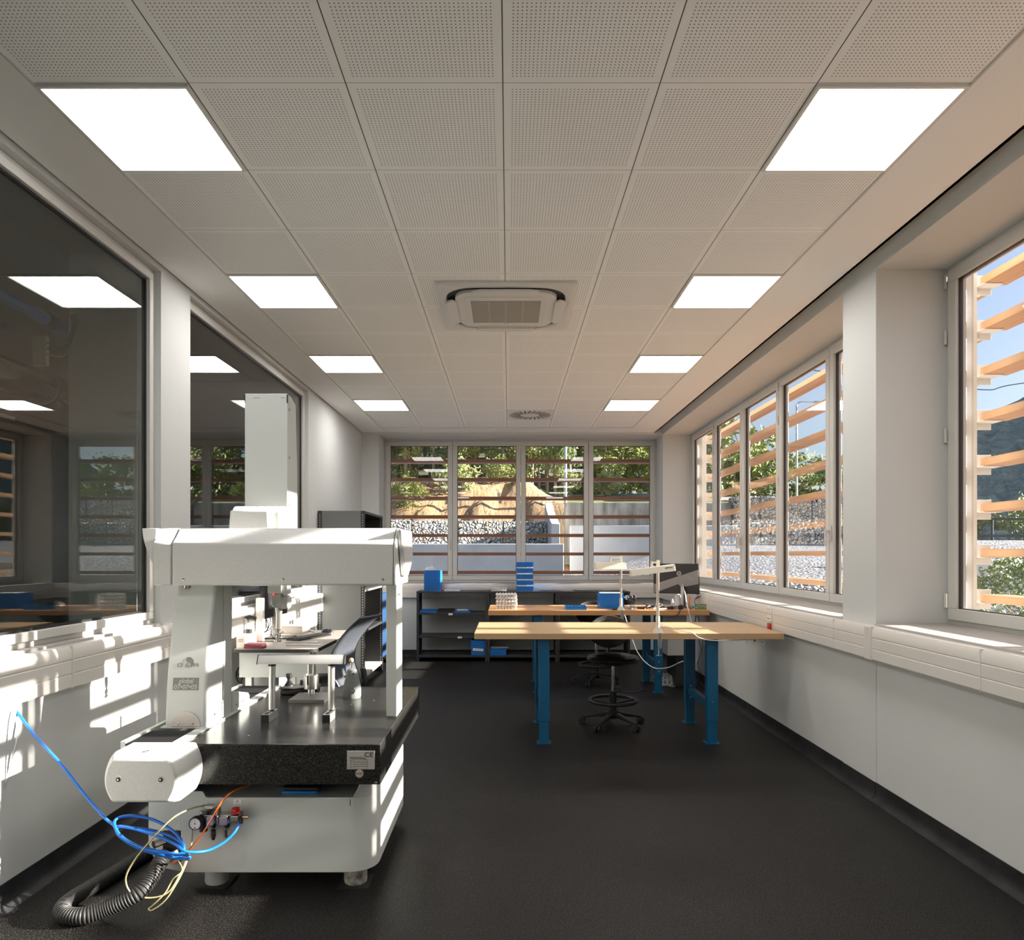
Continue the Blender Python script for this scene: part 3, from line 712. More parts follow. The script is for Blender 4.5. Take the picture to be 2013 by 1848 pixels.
# half-round cover plate with two screws
cx0 = gx(320 + 440/9.73, 3.195); rr = (gx(320+718/9.73, 3.195) - gx(320+160/9.73, 3.195)) / 2; zb = gz(1270 + 1540/9.73, 3.195)
m_ = MB(); m_.prism([(cx0 + rr * math.cos(PI * k / 24), zb + rr * 1.03 * math.sin(PI * k / 24)) for k in range(25)], 1, 3.190, 3.20); hp = m_.build('half_round_cover', M['steel'] if False else mat('satin_cover', (.56, .53, .49), .45, .2), leg, bevel=.001)
for px in (300, 575):
    m_ = MB(); q = at(320 + px/9.73, 1270 + 1480/9.73, 3.19); m_.lathe([(.004, 0), (.0038, -.003), (.0012, -.0034)], (q.x, 3.19, q.z), axis=1, n=12); m_.build('screw', M['chrome'], hp)
m_ = MB()
for (py_, pz_) in ((.058, .745),): m_.cyl((-1.3985, 3.197 + .10, .752), (-1.396 + .0025, 3.197 + .10, .752), .004, 10)
m_.build('side_hole', M['black'], leg)
# low box behind the leg
m_ = MB(); m_.prism([(3.506, .7178), (3.735, .7178), (3.735, .755), (3.715, .772), (3.506, .822)], 0, -1.60, -1.393); bx = m_.build('carriage_housing', M['cmm_l'], cmm, bevel=.003)
m_ = MB()
for (y, z) in ((3.555, .742), (3.625, .744), (3.65, .746)): m_.cyl((-1.394, y, z), (-1.3915, y, z), .0045, 10)
m_.build('side_hole', M['black'], bx)
# logos on the leg
yf = legY
LY = 3.205
cx_, cz_ = gx(320 + 462/9.73, LY), gz(1270 + 325/9.73, LY); r0 = .0243
def legmesh(polys, name, m):
    m_ = MB()
    for poly in polys:
        m_.prism(poly, 1, 0, .0007)
    m_.warp(lambda c_: (c_.x, legY(c_.z) - .0003 - c_.y, c_.z)); return m_.build(name, m, leg, smooth=False)
pts = [(cx_ + r0 * math.sin(PI * k / 20), cz_ + r0 * math.cos(PI * k / 20)) for k in range(21)]
pts += [(cx_ + r0 / 2 * math.sin(PI * k / 12), cz_ - r0 / 2 - r0 / 2 * math.cos(PI * k / 12)) for k in range(1, 13)]
pts += [(cx_ - r0 / 2 * math.sin(PI * k / 12), cz_ + r0 / 2 - r0 / 2 * math.cos(PI * k / 12)) for k in range(1, 12)]
legmesh([pts], 'logo_swirl', M['logo'])
ringp = []
for k in range(24):
    a0, a1 = 2 * PI * k / 48 + PI / 2 + .0, 2 * PI * (k + 1) / 48 + PI / 2
    ringp.append([(cx_ + r0 * math.cos(a0), cz_ + r0 * math.sin(a0)), (cx_ + r0 * math.cos(a1), cz_ + r0 * math.sin(a1)), (cx_ + (r0 - .0006) * math.cos(a1), cz_ + (r0 - .0006) * math.sin(a1)), (cx_ + (r0 - .0006) * math.cos(a0), cz_ + (r0 - .0006) * math.sin(a0))])
legmesh(ringp, 'logo_ring', M['logo'])
def R4(x0, x1, z0, z1): return [(x0, z0), (x1, z0), (x1, z1), (x0, z1)]
def lpx(x): return gx(320 + x / 9.73, LY)
def lpz(y): return gz(1270 + y / 9.73, LY)
zt, zbm = lpz(343), lpz(407); th = .0030
D0, D1 = lpx(252), lpx(343); A0, A1 = lpx(562), lpx(655); E0, E1 = lpx(412), lpx(492)
legmesh([R4(D0, D1, zt - th, zt), R4(D0, D1, zbm, zbm + th), R4(D0, D0 + th * 1.2, zbm + th, zt - th), R4(D1 - th * 1.2, D1, zbm + th, zt - th)], 'letter_d', M['logo'])
legmesh([R4(A0, A1, zt - th, zt), R4(A0, A1, (zt + zbm) / 2 - .0025, (zt + zbm) / 2 + .0003), R4(A0, A0 + th * 1.2, zbm, zt - th), R4(A1 - th * 1.2, A1, zbm, zt - th)], 'letter_a', M['logo'])
for o_ in [legmesh([R4(E0, E1, zt - th * .8, zt), R4(E0, E1, (zt + zbm) / 2 - .0012, (zt + zbm) / 2 + .0012), R4(E0, E1, zbm, zbm + th * .8), R4(E0, E0 + th * 1.2, zbm, zt)], 'letter_e', M['logo'])]:
    for v in o_.data.vertices: v.co.y -= .0008
px0, px1, pz0, pz1 = lpx(188), lpx(683), lpz(845), lpz(612); rc = .003
legmesh([[((px0 + px1) / 2 + a, (pz0 + pz1) / 2 + b_) for a, b_ in rrect((px1 - px0) / 2, (pz1 - pz0) / 2, rc, 4)]], 'name_plate', M['logo'])
pt = mat('plate_lettering', (.62, .62, .58), .5)
text('global', .031, lpx(438), lpz(672), 0, 'plate_lettering', pt, leg, wx=.92, yfn=lambda z: legY(z) - .0004, shear=.25)
text('07\u202207\u202205' if True else '', .0275, lpx(432), lpz(785), 0, 'plate_lettering', pt, leg, wx=1.06, yfn=lambda z: legY(z) - .0004, shear=.12)
# bridge: right leg
m_ = MB(); m_.box(-.6025, -.5486, 3.42, 3.59, .712, 1.37); rl = m_.build('bridge_leg', M['cmm_l'], cmm, bevel=.004)
m_ = MB(); m_.cyl((-.5486, 3.49, gz(1168.5, 3.49)), (-.5455, 3.49, gz(1168.5, 3.49)), .005, 10); m_.box(-.5488, -.5480, 3.44, 3.475, gz(1171, 3.46), gz(1167, 3.46)); m_.build('sticker', M['black'], rl)
m_ = MB(); m_.box(-.5965, -.5545, 3.43, 3.58, .7052, .712); m_.build('air_bearing', M['steel'], rl)
# beam
BXL, BXR = -1.566, -.536
prof = [(3.235, 1.367), (3.228, 1.376), (3.228, 1.563), (3.250, 1.583), (3.275, 1.606), (3.294, 1.626), (3.302, 1.637), (3.60, 1.637), (3.60, 1.367)]
m_ = MB(); m_.prism(prof, 0, BXL, BXR); beam = m_.build('bridge_beam', M['cmm'], cmm, bevel=.005, ang=16)
for px in (361, 557, 753):
    q = at(px, 1139, 3.228); m_ = MB(); m_.lathe([(.0055, .0005), (.0052, -.0025), (.0025, -.003), (.0022, -.001)], (q.x, 3.228, q.z), axis=1, n=14); m_.build('screw', M['chrome'], beam)
m_ = MB(); m_.lathe([(.016, 1.367), (.015, 1.352), (.010, 1.349)], (gx(366, 3.3), 3.30, 0)); m_.build('bumper', M['steel'], beam)
m_ = MB(); m_.lathe([(.10, 1.367), (.09, 1.362), (.05, 1.359)], (gx(515, 3.4), 3.42, 0)); m_.build('belly_cover', M['cmm'], beam)
# right end moulding and outer end plate
m_ = MB(); m_.prism(prof, 0, BXR + .0015, BXR + .016)
m_.build('end_moulding', M['cmm'], cmm, bevel=.006, ang=16)
m_ = MB(); m_.prism([(3.243, 1.631), (3.262, 1.56), (3.30, 1.475), (3.34, 1.409), (3.44, 1.406), (3.603, 1.486), (3.56, 1.632)], 0, BXR + .018, -.494)
ep = m_.build('end_plate', M['cmm'], cmm, bevel=.008)
m_ = MB()
for (y, z) in ((3.40, 1.60), (3.50, 1.49)): m_.cyl((-.496, y, z), (-.491, y, z), .006, 12)
m_.build('screw', M['chrome'], ep)
# left end cap with the flared upper wing
m_ = MB(); m_.prism([(y + .002, z) for y, z in prof], 0, -1.658, BXL - .005); lc = m_.build('end_cap', M['cmm'], cmm, bevel=.006, ang=16)
m_ = MB(); rings = []
for i in range(11):
    t_ = i / 10; z = 1.635 - t_ * .175; x = -1.722 + .064 * (t_ ** 1.6); rings.append([(x, 3.262 - .02 * t_, z), (-1.655, 3.262 - .02 * t_, z), (-1.655, 3.58, z), (x, 3.58, z)])
m_.loft(rings); m_.build('side_wing', M['cmm'], lc, bevel=.003)
# carriage and ram cover
m_ = MB(); a_, b_ = gx(450, 3.46), gx(526, 3.46); zt = gz(1003, 3.46)
m_.prism([(a_ - .003, 1.637), (gx(533, 3.5) + .003, 1.637), (b_ + .002, zt), (a_ + .004, zt)], 1, 3.46, 3.518); cg = m_.build('carriage_cover', M['cmm'], cmm, bevel=.008)
m_ = MB(); m_.box(b_ + .003, gx(551, 3.52), 3.50, 3.63, 1.637, gz(1006, 3.52)); m_.build('carriage_side', M['cmm_l'], cg, bevel=.006)
m_ = MB(); rings = []
xa, xb = gx(467, 3.6), gx(563, 3.6)
pr = [(3.52, 1.638), (3.52, 1.70)] + [(3.52 + .05 - .05 * math.cos(R(90 * k / 6)), 1.70 + .060 * math.sin(R(90 * k / 6))) for k in range(1, 7)] + [(3.636, 1.760), (3.636, 1.638)]
m_.prism(pr, 0, xa, xb); cc = m_.build('carriage_hood', M['cmm'], cmm, bevel=.004)
for k in range(6):
    x = xa + .03 + k * .038; m_ = MB(); m_.cyl((x, 3.60, 1.760), (x, 3.60, 1.764), .005, 10); m_.build('screw', M['chrome'], cc)
RX0, RX1, RY0, RY1, RZ = gx(481, 3.64), gx(565, 3.64), 3.64, 3.815, gz(773.6, 3.64)
m_ = MB(); m_.box(RX0, RX1, RY0, RY0 + .012, 1.60, RZ); rc_ = m_.build('ram_cover', M['cmm_l'], cmm, bevel=.003)
m_ = MB(); m_.prism([(RY0 + .013, 1.60), (RY1, 1.60), (RY1 - .004, 2.0), (RY1 - .03, RZ - .03), (RY0 + .06, RZ - .004), (RY0 + .013, RZ - .004)], 0, RX0 + .003, RX1 - .001); rb = m_.build('ram_body', M['cmm_l'], rc_)
m_ = MB(); 
for x in (RX0 - .0005, RX1 - .004): m_.box(x, x + .004, RY0 - .0008, RY0 + .012, RZ - .05, RZ - .005)
m_.build('rubber_edge', M['black'], rc_)
m_ = MB()
for z in (gz(806, 3.68), gz(900, 3.68), gz(993, 3.68)): m_.cyl((RX1 - .001, RY0 + .03, z), (RX1 + .003, RY0 + .03, z), .006, 10)
m_.build('screw', M['chrome'], rb)
m_ = MB()
for (a0, a1) in ((498, 511), (552, 561)): m_.box(gx(a0, 3.64), gx(a1, 3.64), RY0 - .0008, RY0, gz(783, 3.64), gz(781.3, 3.64))
m_.build('small_marking', mat('faint_print', (.36, .36, .34), .5), rc_)
# quill and probe
QX = -1.241
m_ = MB(); m_.box(gx(526, 3.69), gx(553, 3.69), 3.69, 3.775, gz(1167, 3.69), 1.64); qd = m_.build('quill', M['white'], cmm, bevel=.002)
m_ = MB(); m_.box(gx(553, 3.69) + .0005, gx(564, 3.70), 3.70, 3.77, gz(1168, 3.70), 1.64); m_.build('quill_side', M['cmm_l'], qd)
m_ = MB(); m_.ball((gx(537, 3.69), 3.689, gz(1168.2, 3.69)), .004); tag(m_.build('status_light', mat('red_lamp', (.9, .02, .02), .3, emis=((1, .02, .02), 1.5)), qd), 'small red light')
zt, zb2 = gz(1167.5, 3.70), gz(1196, 3.70)
m_ = MB(); m_.prism([(gx(532, 3.70), zt), (gx(552, 3.70), zt), (gx(552, 3.70), zb2 + .02), (gx(548, 3.70), zb2), (gx(536, 3.70), zb2 + .004), (gx(533, 3.70), zb2 + .02)], 1, 3.698, 3.76); ph = m_.build('probe_head', M['cmm_l'], cmm, bevel=.006)
m_ = MB(); m_.lathe([(.030, -.034), (.036, -.028), (.036, .028), (.030, .034)], (gx(556.5, 3.72), 3.73, gz(1184, 3.72)), axis=0); 
m_.build('swivel', M['cmm'], ph)
m_ = MB(); m_.lathe([(.020, gz(1194, 3.73)), (.018, gz(1203, 3.73)), (.0165, gz(1204, 3.73)), (.0165, gz(1234, 3.73)), (.012, gz(1237, 3.73))], (QX + .008, 3.73, 0)); m_.build('probe_extension', M['alu'], ph)
m_ = MB(); zz = gz(1240, 3.73)
m_.lathe([(.014, zz + .008), (.014, zz), (.008, zz - .003), (.008, zz - .018), (.017, zz - .02), (.017, zz - .034), (.010, zz - .038), (.010, zz - .046), (.019, zz - .048), (.019, zz - .055), (.006, zz - .058)], (QX, 3.73, 0)); st = m_.build('stylus_cluster', M['chrome'], ph)
for k, (dx, dy, dz) in enumerate(((-.035, 0, .012), (.03, -.01, -.01), (0, -.035, -.025), (-.02, .02, .03), (.028, .02, .022))):
    m_ = MB(); m_.cyl((QX, 3.73, zz - .028), (QX + dx, 3.73 + dy, zz - .028 + dz), .0018, 8); m_.ball((QX + dx, 3.73 + dy, zz - .028 + dz), .004, 10); m_.build('stylus', M['chrome'], st)
# air preparation unit on the front of the stand
def V(px, py, Y): return at(340 + px / 11.18, 1540 + py / 11.18, Y)
au = MB(); c_ = V(505, 872, 3.005); au.lathe([(.026, .02), (.0285, .012), (.0285, -.008), (.026, -.012), (.0235, -.011), (.0235, -.009)], (c_.x, 3.005, c_.z), axis=1); ga = au.build('pressure_gauge', M['black'], cmm)
m_ = MB(); m_.cyl((c_.x, 2.9955, c_.z), (c_.x, 2.9975, c_.z), .0237, 28); m_.build('dial', M['white'], ga)
m_ = MB()
for k in range(9):
    a = R(-130 + 260 * k / 8) + PI / 2; d = Vector((math.cos(a), 0, math.sin(a))); m_.obox((c_.x + d.x * .0185, 2.9952, c_.z + d.z * .0185), (.0045, .0006, .0009), Matrix.Rotation(-a, 3, 'Y'))
m_.obox((c_.x, 2.995, c_.z + .006), (.0008, .0006, .019), Matrix.Rotation(R(3), 3, 'Y')); m_.cyl((c_.x, 2.9945, c_.z), (c_.x, 2.9955, c_.z), .003, 12)
m_.build('dial_marks', M['ink'], ga)
m_ = MB(); m_.box(c_.x - .004, c_.x + .004, 2.995, 2.9954, c_.z - .020, c_.z - .015); m_.build('dial_logo', M['red'], ga)
FR = Vector((0, 3.045, 0))
def vb(x0, y0, x1, y1, ya, yb, name, m, par, bev=.0015):
    a = V(x0, y0, 3.03); b_ = V(x1, y1, 3.03); m_ = MB(); m_.box(a.x, b_.x, ya, yb, b_.z, a.z); return m_.build(name, m, par, bevel=bev)
def vc(x, y0, y1, r_, name, m, par, y=3.045):
    a = V(x, y0, 3.03); b_ = V(x, y1, 3.03); m_ = MB(); m_.lathe([(r_ * .7, a.z), (r_, a.z - .002), (r_, b_.z + .004), (r_ * .6, b_.z)], (a.x, y, 0), n=20); return m_.build(name, m, par)
fr = vb(660, 700, 1270, 830, 3.03, 3.078, 'air_treatment_unit', M['steel'], cmm)
vc(640, 700, 1095, .017, 'regulator_body', M['black'], fr); vc(640, 610, 700, .019, 'regulator_knob', M['steel'], fr)
vb(750, 740, 895, 905, 3.02, 3.07, 'filter_head', M['steel'], fr); vb(1035, 735, 1200, 905, 3.02, 3.07, 'filter_head', M['steel'], fr)
for x in (855, 1160):
    bw = vc(x, 905, 1235, .0185, 'filter_bowl', glass_mat('bowl_plastic', 1.45, (.93, .92, .88)), fr)
    vc(x, 915, 1010, .012, 'filter_collar', M['black'], bw); vc(x, 1040, 1215, .0105, 'filter_element', M['black'], bw)
    vc(x, 1215, 1275, .008, 'drain_screw', M['black'] if x < 900 else M['brass'], bw)
for x in (912, 1005, 1215): vc(x, 700, 870, .0055, 'clamp_bolt', M['chrome'], fr, 3.022)
vc(995, 520, 700, .011, 'fitting', M['steel'], fr, 3.03)
vb(720, 480, 905, 545, 3.02, 3.05, 'elbow_block', mat('cream_fitting', (.6, .57, .5), .4), fr); 
m_ = MB(); a = V(665, 492, 3.03); b_ = V(725, 500, 3.03); m_.cyl(a, b_, .006, 12); m_.build('push_fitting', M['brass'], fr)
m_ = MB(); a = V(870, 545, 3.05); b_ = V(700, 700, 3.06); m_.cyl(a, b_, .009, 12); m_.build('fitting', M['anth'], fr)
vb(1280, 705, 1445, 815, 3.02, 3.075, 'valve_block', M['steel'], fr)
rv = vc(1360, 545, 700, .0165, 'valve_knob', M['red'], fr, 3.04); m_ = MB(); a = V(1465, 645, 3.03); m_.obox((a.x - .006, 3.03, a.z), (.03, .014, .008), Matrix.Rotation(R(-15), 3, 'Y')); m_.build('valve_lever', M['red'], rv, bevel=.002)
m_ = MB(); a = V(1355, 610, 3.02); m_.cyl((a.x, 3.021, a.z), (a.x, 3.026, a.z), .003, 10); m_.build('valve_pin', M['brass'], rv)
m_ = MB(); m_.tube([V(1430, 750, 3.045), V(1495, 750, 3.045), V(1495, 875, 3.03)], .0085, 12); m_.build('elbow_fitting', M['black'], fr)
m_ = MB(); m_.tube([V(1500, 745, 3.045), V(1570, 745, 3.045), V(1575, 745, 3.045), V(1660, 740, 3.045)], [.005, .005, .007, .0065], 12); m_.build('quick_connector', M['brass'], fr)
# cable chain and odd bits behind the stand are hidden; tubes belong to the machine
# ------------------------------------------------------------------ hoses
def hose(name, label, cat, pts, r_, m, n=8, seg=10):
    m_ = MB(); m_.tube(spline(pts, n), r_, seg); return tag(m_.build(name, m), label, cat)
def hp_(px, py, Y): return at(px, py, Y)
blue = [hp_(27, 1391, 3.06), hp_(60, 1435, 3.03), hp_(95, 1475, 3.0), hp_(123, 1506, 2.99), hp_(165, 1560, 2.97), hp_(205, 1607, 2.95), hp_(224, 1623, 2.94),
        hp_(234, 1643, 2.93), hp_(265, 1664, 2.91), hp_(310, 1680, 2.90), hp_(350, 1686, 2.91), hp_(362, 1672, 2.93), hp_(350, 1652, 2.96), hp_(310, 1635, 2.98), hp_(260, 1627, 2.97), hp_(233, 1625, 2.95), hp_(232, 1640, 2.92),
        hp_(262, 1661, 2.90), hp_(315, 1674, 2.89), hp_(352, 1679, 2.89), hp_(361, 1664, 2.91), hp_(345, 1638, 2.95), hp_(305, 1613, 2.98), hp_(262, 1604, 2.98), hp_(233, 1608, 2.96), hp_(225, 1620, 2.93),
        hp_(240, 1646, 2.90), hp_(285, 1669, 2.88), hp_(335, 1678, 2.88), hp_(369, 1682, 2.89), hp_(368, 1689, 2.90), hp_(330, 1684, 2.90), hp_(280, 1670, 2.90), hp_(243, 1648, 2.91), hp_(228, 1626, 2.93), hp_(260, 1629, 2.92),
        hp_(310, 1644, 2.90), hp_(345, 1660, 2.88), hp_(362, 1673, 2.87)]
hose('air_hose', 'bright blue air hose hanging in a coil from the wall trunking to the measuring machine', 'hose', blue + [hp_(385, 1675.5, 2.89), hp_(412, 1671, 2.93), hp_(440, 1656, 2.97), hp_(460, 1637, 3.0), hp_(470, 1620, 3.025)], .0062, M['bluehose'], 6)
hose('clear_tube', 'thin yellowish clear air tube looping down to the floor beside the machine stand', 'tube',
     [hp_(400, 1584, 3.02), hp_(375, 1590, 2.97), hp_(340, 1608, 2.9), hp_(300, 1648, 2.86), hp_(262, 1695, 2.85), hp_(247, 1728, 2.86), hp_(258, 1756, 2.88), hp_(285, 1765, 2.90), hp_(315, 1762, 2.92), hp_(335, 1750, 2.95), hp_(352, 1722, 2.98), hp_(366, 1690, 2.99), hp_(376, 1660, 3.0), hp_(379, 1626, 3.02)], .0034, M['yellow'])
hose('clear_tube', 'second clear tube hanging in a narrow loop to the floor under the blue coil', 'tube',
     [hp_(350, 1690, 3.0), hp_(358, 1712, 2.95), hp_(340, 1728, 2.92), hp_(325, 1755, 2.89), hp_(300, 1780, 2.86), hp_(292, 1787, 2.84), hp_(300, 1789, 2.83), hp_(325, 1770, 2.86), hp_(348, 1735, 2.90), hp_(364, 1702, 2.95), hp_(374, 1670, 2.99)], .0030, M['yellow'])
hose('signal_cable', 'orange cable running from under the granite down behind the blue coil', 'cable',
     [hp_(490, 1544, 3.08), hp_(470, 1550, 3.03), hp_(450, 1562, 2.98), hp_(435, 1578, 2.95), hp_(415, 1612, 2.93), hp_(400, 1636, 2.93), hp_(385, 1656, 2.95), hp_(370, 1672, 2.97), hp_(352, 1688, 3.0), hp_(338, 1697, 3.03)], .0038, M['orange'])
hose('grey_cable', 'thin grey cable hanging below the left trunking near the viewer', 'cable', [hp_(20, 1392, 3.02), hp_(32, 1415, 3.0), hp_(34, 1450, 2.99), hp_(26, 1485, 2.985), hp_(12, 1537, 2.98), hp_(-10, 1620, 2.97), hp_(-30, 1700, 2.96)], .004, mat('grey_cable', (.45, .45, .45), .5))
# corrugated hose
pth = [hp_(322, 1682, 3.07), hp_(312, 1700, 3.02), hp_(296, 1728, 2.96), hp_(270, 1757, 2.90), (-1.66, 2.865, .05), (-1.735, 2.83, .037), (-1.815, 2.84, .036), (-1.862, 2.90, .036), (-1.868, 2.98, .036), (-1.85, 3.08, .036), (-1.825, 3.22, .036), (-1.80, 3.38, .036), (-1.76, 3.55, .036), (-1.70, 3.72, .05)]
P_ = spline(pth, 40); L = [0]
for a, b_ in zip(P_, P_[1:]): L.append(L[-1] + (b_ - a).length)
rads, pts = [], []
nn = int(L[-1] / .0028); j = 0
for i in range(nn + 1):
    d = L[-1] * i / nn
    while j < len(L) - 2 and L[j + 1] < d: j += 1
    t_ = (d - L[j]) / max(1e-9, L[j + 1] - L[j]); pts.append(P_[j].lerp(P_[j + 1], min(1, t_))); rads.append(.0345 - (.0042 if (i % 4) in (2, 3) else 0))
m_ = MB(); m_.tube(pts, rads, 20)
tag(m_.build('corrugated_hose', M['rubber']), 'thick black corrugated hose bent on the floor left of the measuring machine', 'hose')

# ------------------------------------------------------------------ things on the granite
t = thing('setting_gauge', 'aluminium bar on two round posts with block feet on the granite', 'gauge stand', (-1.01, 3.4, GZ1))
for (fx, px_) in ((-1.1645, -1.16), (-.8715, -.868)):
    m_ = MB(); m_.box(fx - .018, fx + .018, 3.322, 3.452, GZ1, GZ1 + .039); ft = m_.build('foot', M['alu'], t, bevel=.001)
    m_ = MB(); m_.box(fx - .018, fx + .018, 3.316, 3.3218, GZ1, GZ1 + .039); m_.build('end_cap', M['black'], ft)
    m_ = MB(); m_.box(fx - .008, fx + .008, 3.335, 3.37, GZ1 + .039, GZ1 + .0425); m_.build('slot', M['black'], ft)
    m_ = MB(); m_.cyl((px_, 3.405, GZ1 + .039), (px_, 3.405, GZ1 + .048), .012, 20); m_.cyl((px_, 3.405, .965), (px_, 3.405, .975), .019, 20); m_.build('washer', M['black'], t)
    m_ = MB(); m_.cyl((px_, 3.405, GZ1 + .048), (px_, 3.405, .966), .0165, 28); m_.build('post', M['alu'], t)
m_ = MB(); m_.prism([(3.385, .9755), (3.43, .9755), (3.43, 1.012), (3.415, 1.019), (3.404, 1.017), (3.387, .984)], 0, -1.226, -.808); m_.build('bar', M['alu'], t, bevel=.001)
for (a, b_) in ((-1.2295, -1.226), (-.808, -.801)):
    m_ = MB(); m_.prism([(3.384, .9745), (3.431, .9745), (3.431, 1.013), (3.415, 1.020), (3.403, 1.018), (3.386, .984)], 0, a, b_); m_.build('bar_end', M['anth'], t)
t = thing('clamping_fixture', 'steel cup fixture on a stem and square steel plate behind the gauge bar', 'fixture', (-1.09, 3.87, GZ1))
m_ = MB(); m_.box(-1.196, -1.0, 3.768, 3.975, GZ1, GZ1 + .017); m_.build('base_plate', mat('ground_steel', (.22, .21, .20), .4, .6), t, bevel=.001)
fx, fy = gx(612, 3.87), 3.87
m_ = MB(); m_.lathe([(.0125, GZ1 + .017), (.0125, .765)], (fx - .006, fy, 0)); m_.lathe([(.008, GZ1 + .017), (.008, .765)], (fx + .012, fy, 0)); m_.build('stem', M['chrome'], t)
m_ = MB(); m_.lathe([(.02, .762), (.040, .765), (.041, .775), (.0405, .838), (.037, .842), (.034, .838), (.033, .80)], (fx, fy, 0)); cu = m_.build('cup', M['steel'], t)
m_ = MB(); m_.box(fx - .013, fx - .004, fy - .042, fy - .038, .79, .843); m_.build('slot', M['black'], cu)
for (dx, rr_) in ((-.012, .010), (.013, .006)):
    m_ = MB(); m_.cyl((fx + dx, fy, .83), (fx + dx, fy, .95), rr_, 20); m_.build('rod', M['chrome'], t)
t = thing('joystick_controller', 'black joystick control box with knobs at the far left of the granite', 'controller', (-1.25, 4.03, GZ1))
m_ = MB(); jx, jy = gx(569, 4.02), 4.02
m_.prism([(jx - .042, jy - .045), (jx + .04, jy - .05), (jx + .16, jy + .03), (jx + .16, jy + .075), (jx - .035, jy + .05)], 2, GZ1, GZ1 + .03); m_.build('body', M['black'], t, bevel=.008)
m_ = MB(); m_.prism([(jx - .044, jy - .047), (jx + .042, jy - .052), (jx + .165, jy + .028), (jx + .165, jy + .078), (jx - .037, jy + .052)], 2, GZ1 + .03, GZ1 + .046); m_.build('top_shell', mat('dark_shell', (.07, .07, .075), .5), t, bevel=.008)
m_ = MB(); m_.lathe([(.028, GZ1 + .046), (.026, GZ1 + .052), (.02, GZ1 + .056), (.022, GZ1 + .060), (.014, GZ1 + .066), (.016, GZ1 + .070), (.009, GZ1 + .074), (.010, GZ1 + .088), (.017, GZ1 + .094), (.018, GZ1 + .112), (.014, GZ1 + .117), (.004, GZ1 + .118)], (jx - .003, jy, 0)); m_.build('joystick', M['black'], t)
m_ = MB(); m_.lathe([(.010, GZ1 + .046), (.011, GZ1 + .052), (.011, GZ1 + .062), (.012, GZ1 + .064), (.012, GZ1 + .074), (.008, GZ1 + .077)], (jx + .068, jy + .02, 0)); m_.build('knob', M['black'], t)
m_ = MB()
for k in range(3): m_.cyl((jx + .035 + k * .011, jy + .0 + k * .004, GZ1 + .046), (jx + .035 + k * .011, jy + k * .004, GZ1 + .050), .004, 10)
m_.cyl((jx + .10, jy + .04, GZ1 + .046), (jx + .10, jy + .04, GZ1 + .052), .008, 14); m_.build('button', M['anth'], t)
t = thing('calibration_sphere', 'grey cone shaped sphere holder with an amber ball on top', 'sphere stand', (-.881, 3.91, GZ1))
m_ = MB(); sx, sy = gx(692, 3.91), 3.912
m_.lathe([(.047, GZ1), (.0505, GZ1 + .012), (.050, GZ1 + .045), (.044, GZ1 + .085), (.036, GZ1 + .118), (.030, GZ1 + .145), (.026, GZ1 + .158), (.016, GZ1 + .163), (.002, GZ1 + .164)], (sx, sy, 0), 32); bd = m_.build('body', M['tool_grey'], t)
m_ = MB(); hx_ = [(sx + .012 + .020 * math.cos(R(60 * k + 30 - 30)), GZ1 + .048 + .020 * math.sin(R(60 * k))) for k in range(6)]; m_.prism(hx_, 1, sy - .054, sy - .045); m_.build('hexagon_boss', M['tool_grey'], bd, bevel=.0015)
m_ = MB(); hx_ = [(sx + .012 + .0095 * math.cos(R(60 * k)), GZ1 + .048 + .0095 * math.sin(R(60 * k))) for k in range(6)]; m_.prism(hx_, 1, sy - .056, sy - .05); m_.build('hexagon_mark', mat('pale_green_grey', (.28, .30, .28), .6), bd)
m_ = MB(); m_.cyl((sx - .014, sy - .034, GZ1 + .135), (sx - .014, sy - .024, GZ1 + .135), .005, 12); m_.build('screw', M['brass'], bd)
m_ = MB(); m_.cyl((sx + .014, sy - .034, GZ1 + .138), (sx + .014, sy - .02, GZ1 + .138), .0045, 12); m_.build('hole', M['ink'], bd)
m_ = MB(); m_.cyl((sx - .004, sy, GZ1 + .16), (sx - .004, sy, gz(1303, 3.91)), .0045, 12); m_.build('stem', M['chrome'], t)
m_ = MB(); m_.ball((sx - .004, sy, gz(1298, 3.91)), .0135, 20); tag(m_.build('ball', M['amber'], t), 'glossy amber ball')

# ================================================================== work desk behind the machine
DZ = .79
t = thing('corner_desk', 'white desk with a grey top and black edge behind the measuring machine', 'desk', (-1.8, 5.9, 0))
poly = [(-2.088, 5.28), (-1.56, 5.28)] + [(-1.56 + .10 * math.sin(R(90 * k / 6)), 5.38 - .10 * math.cos(R(90 * k / 6))) for k in range(1, 7)] + [(-1.46, 6.60), (-2.088, 6.60)]
m_ = MB(); m_.prism(poly, 2, DZ - .002, DZ); tp = m_.build('desk_top', M['desk'], t)
m_ = MB(); m_.prism([(x + (.001 if x > -1.9 else 0), y - (.001 if y < 5.5 else 0)) for x, y in poly], 2, DZ - .028, DZ - .002); m_.build('edge_band', M['black'], tp)
m_ = MB(); m_.box(-2.08, -1.53, 5.36, 5.385, .56, DZ - .028); m_.build('modesty_panel', M['cmm_l'], t, bevel=.002)
m_ = MB(); m_.box(-2.08, -1.62, 6.50, 6.525, .05, DZ - .028); m_.build('modesty_panel', M['white'], t, bevel=.002)
for (x, y) in ((-1.535, 5.39), (-2.02, 5.39), (-1.535, 6.49), (-2.02, 6.49)):
    m_ = MB(); m_.box(x - .025, x + .025, y, y + .05, .01, DZ - .028); lg = m_.build('leg', M['white'], t, bevel=.002)
    m_ = MB(); m_.cyl((x, y + .025, 0), (x, y + .025, .01), .02, 16); m_.build('leg_foot', M['black'], lg)
t = thing('computer_tower', 'black computer tower standing on the floor under the grey desk', 'computer', (-1.7, 6.0, 0))
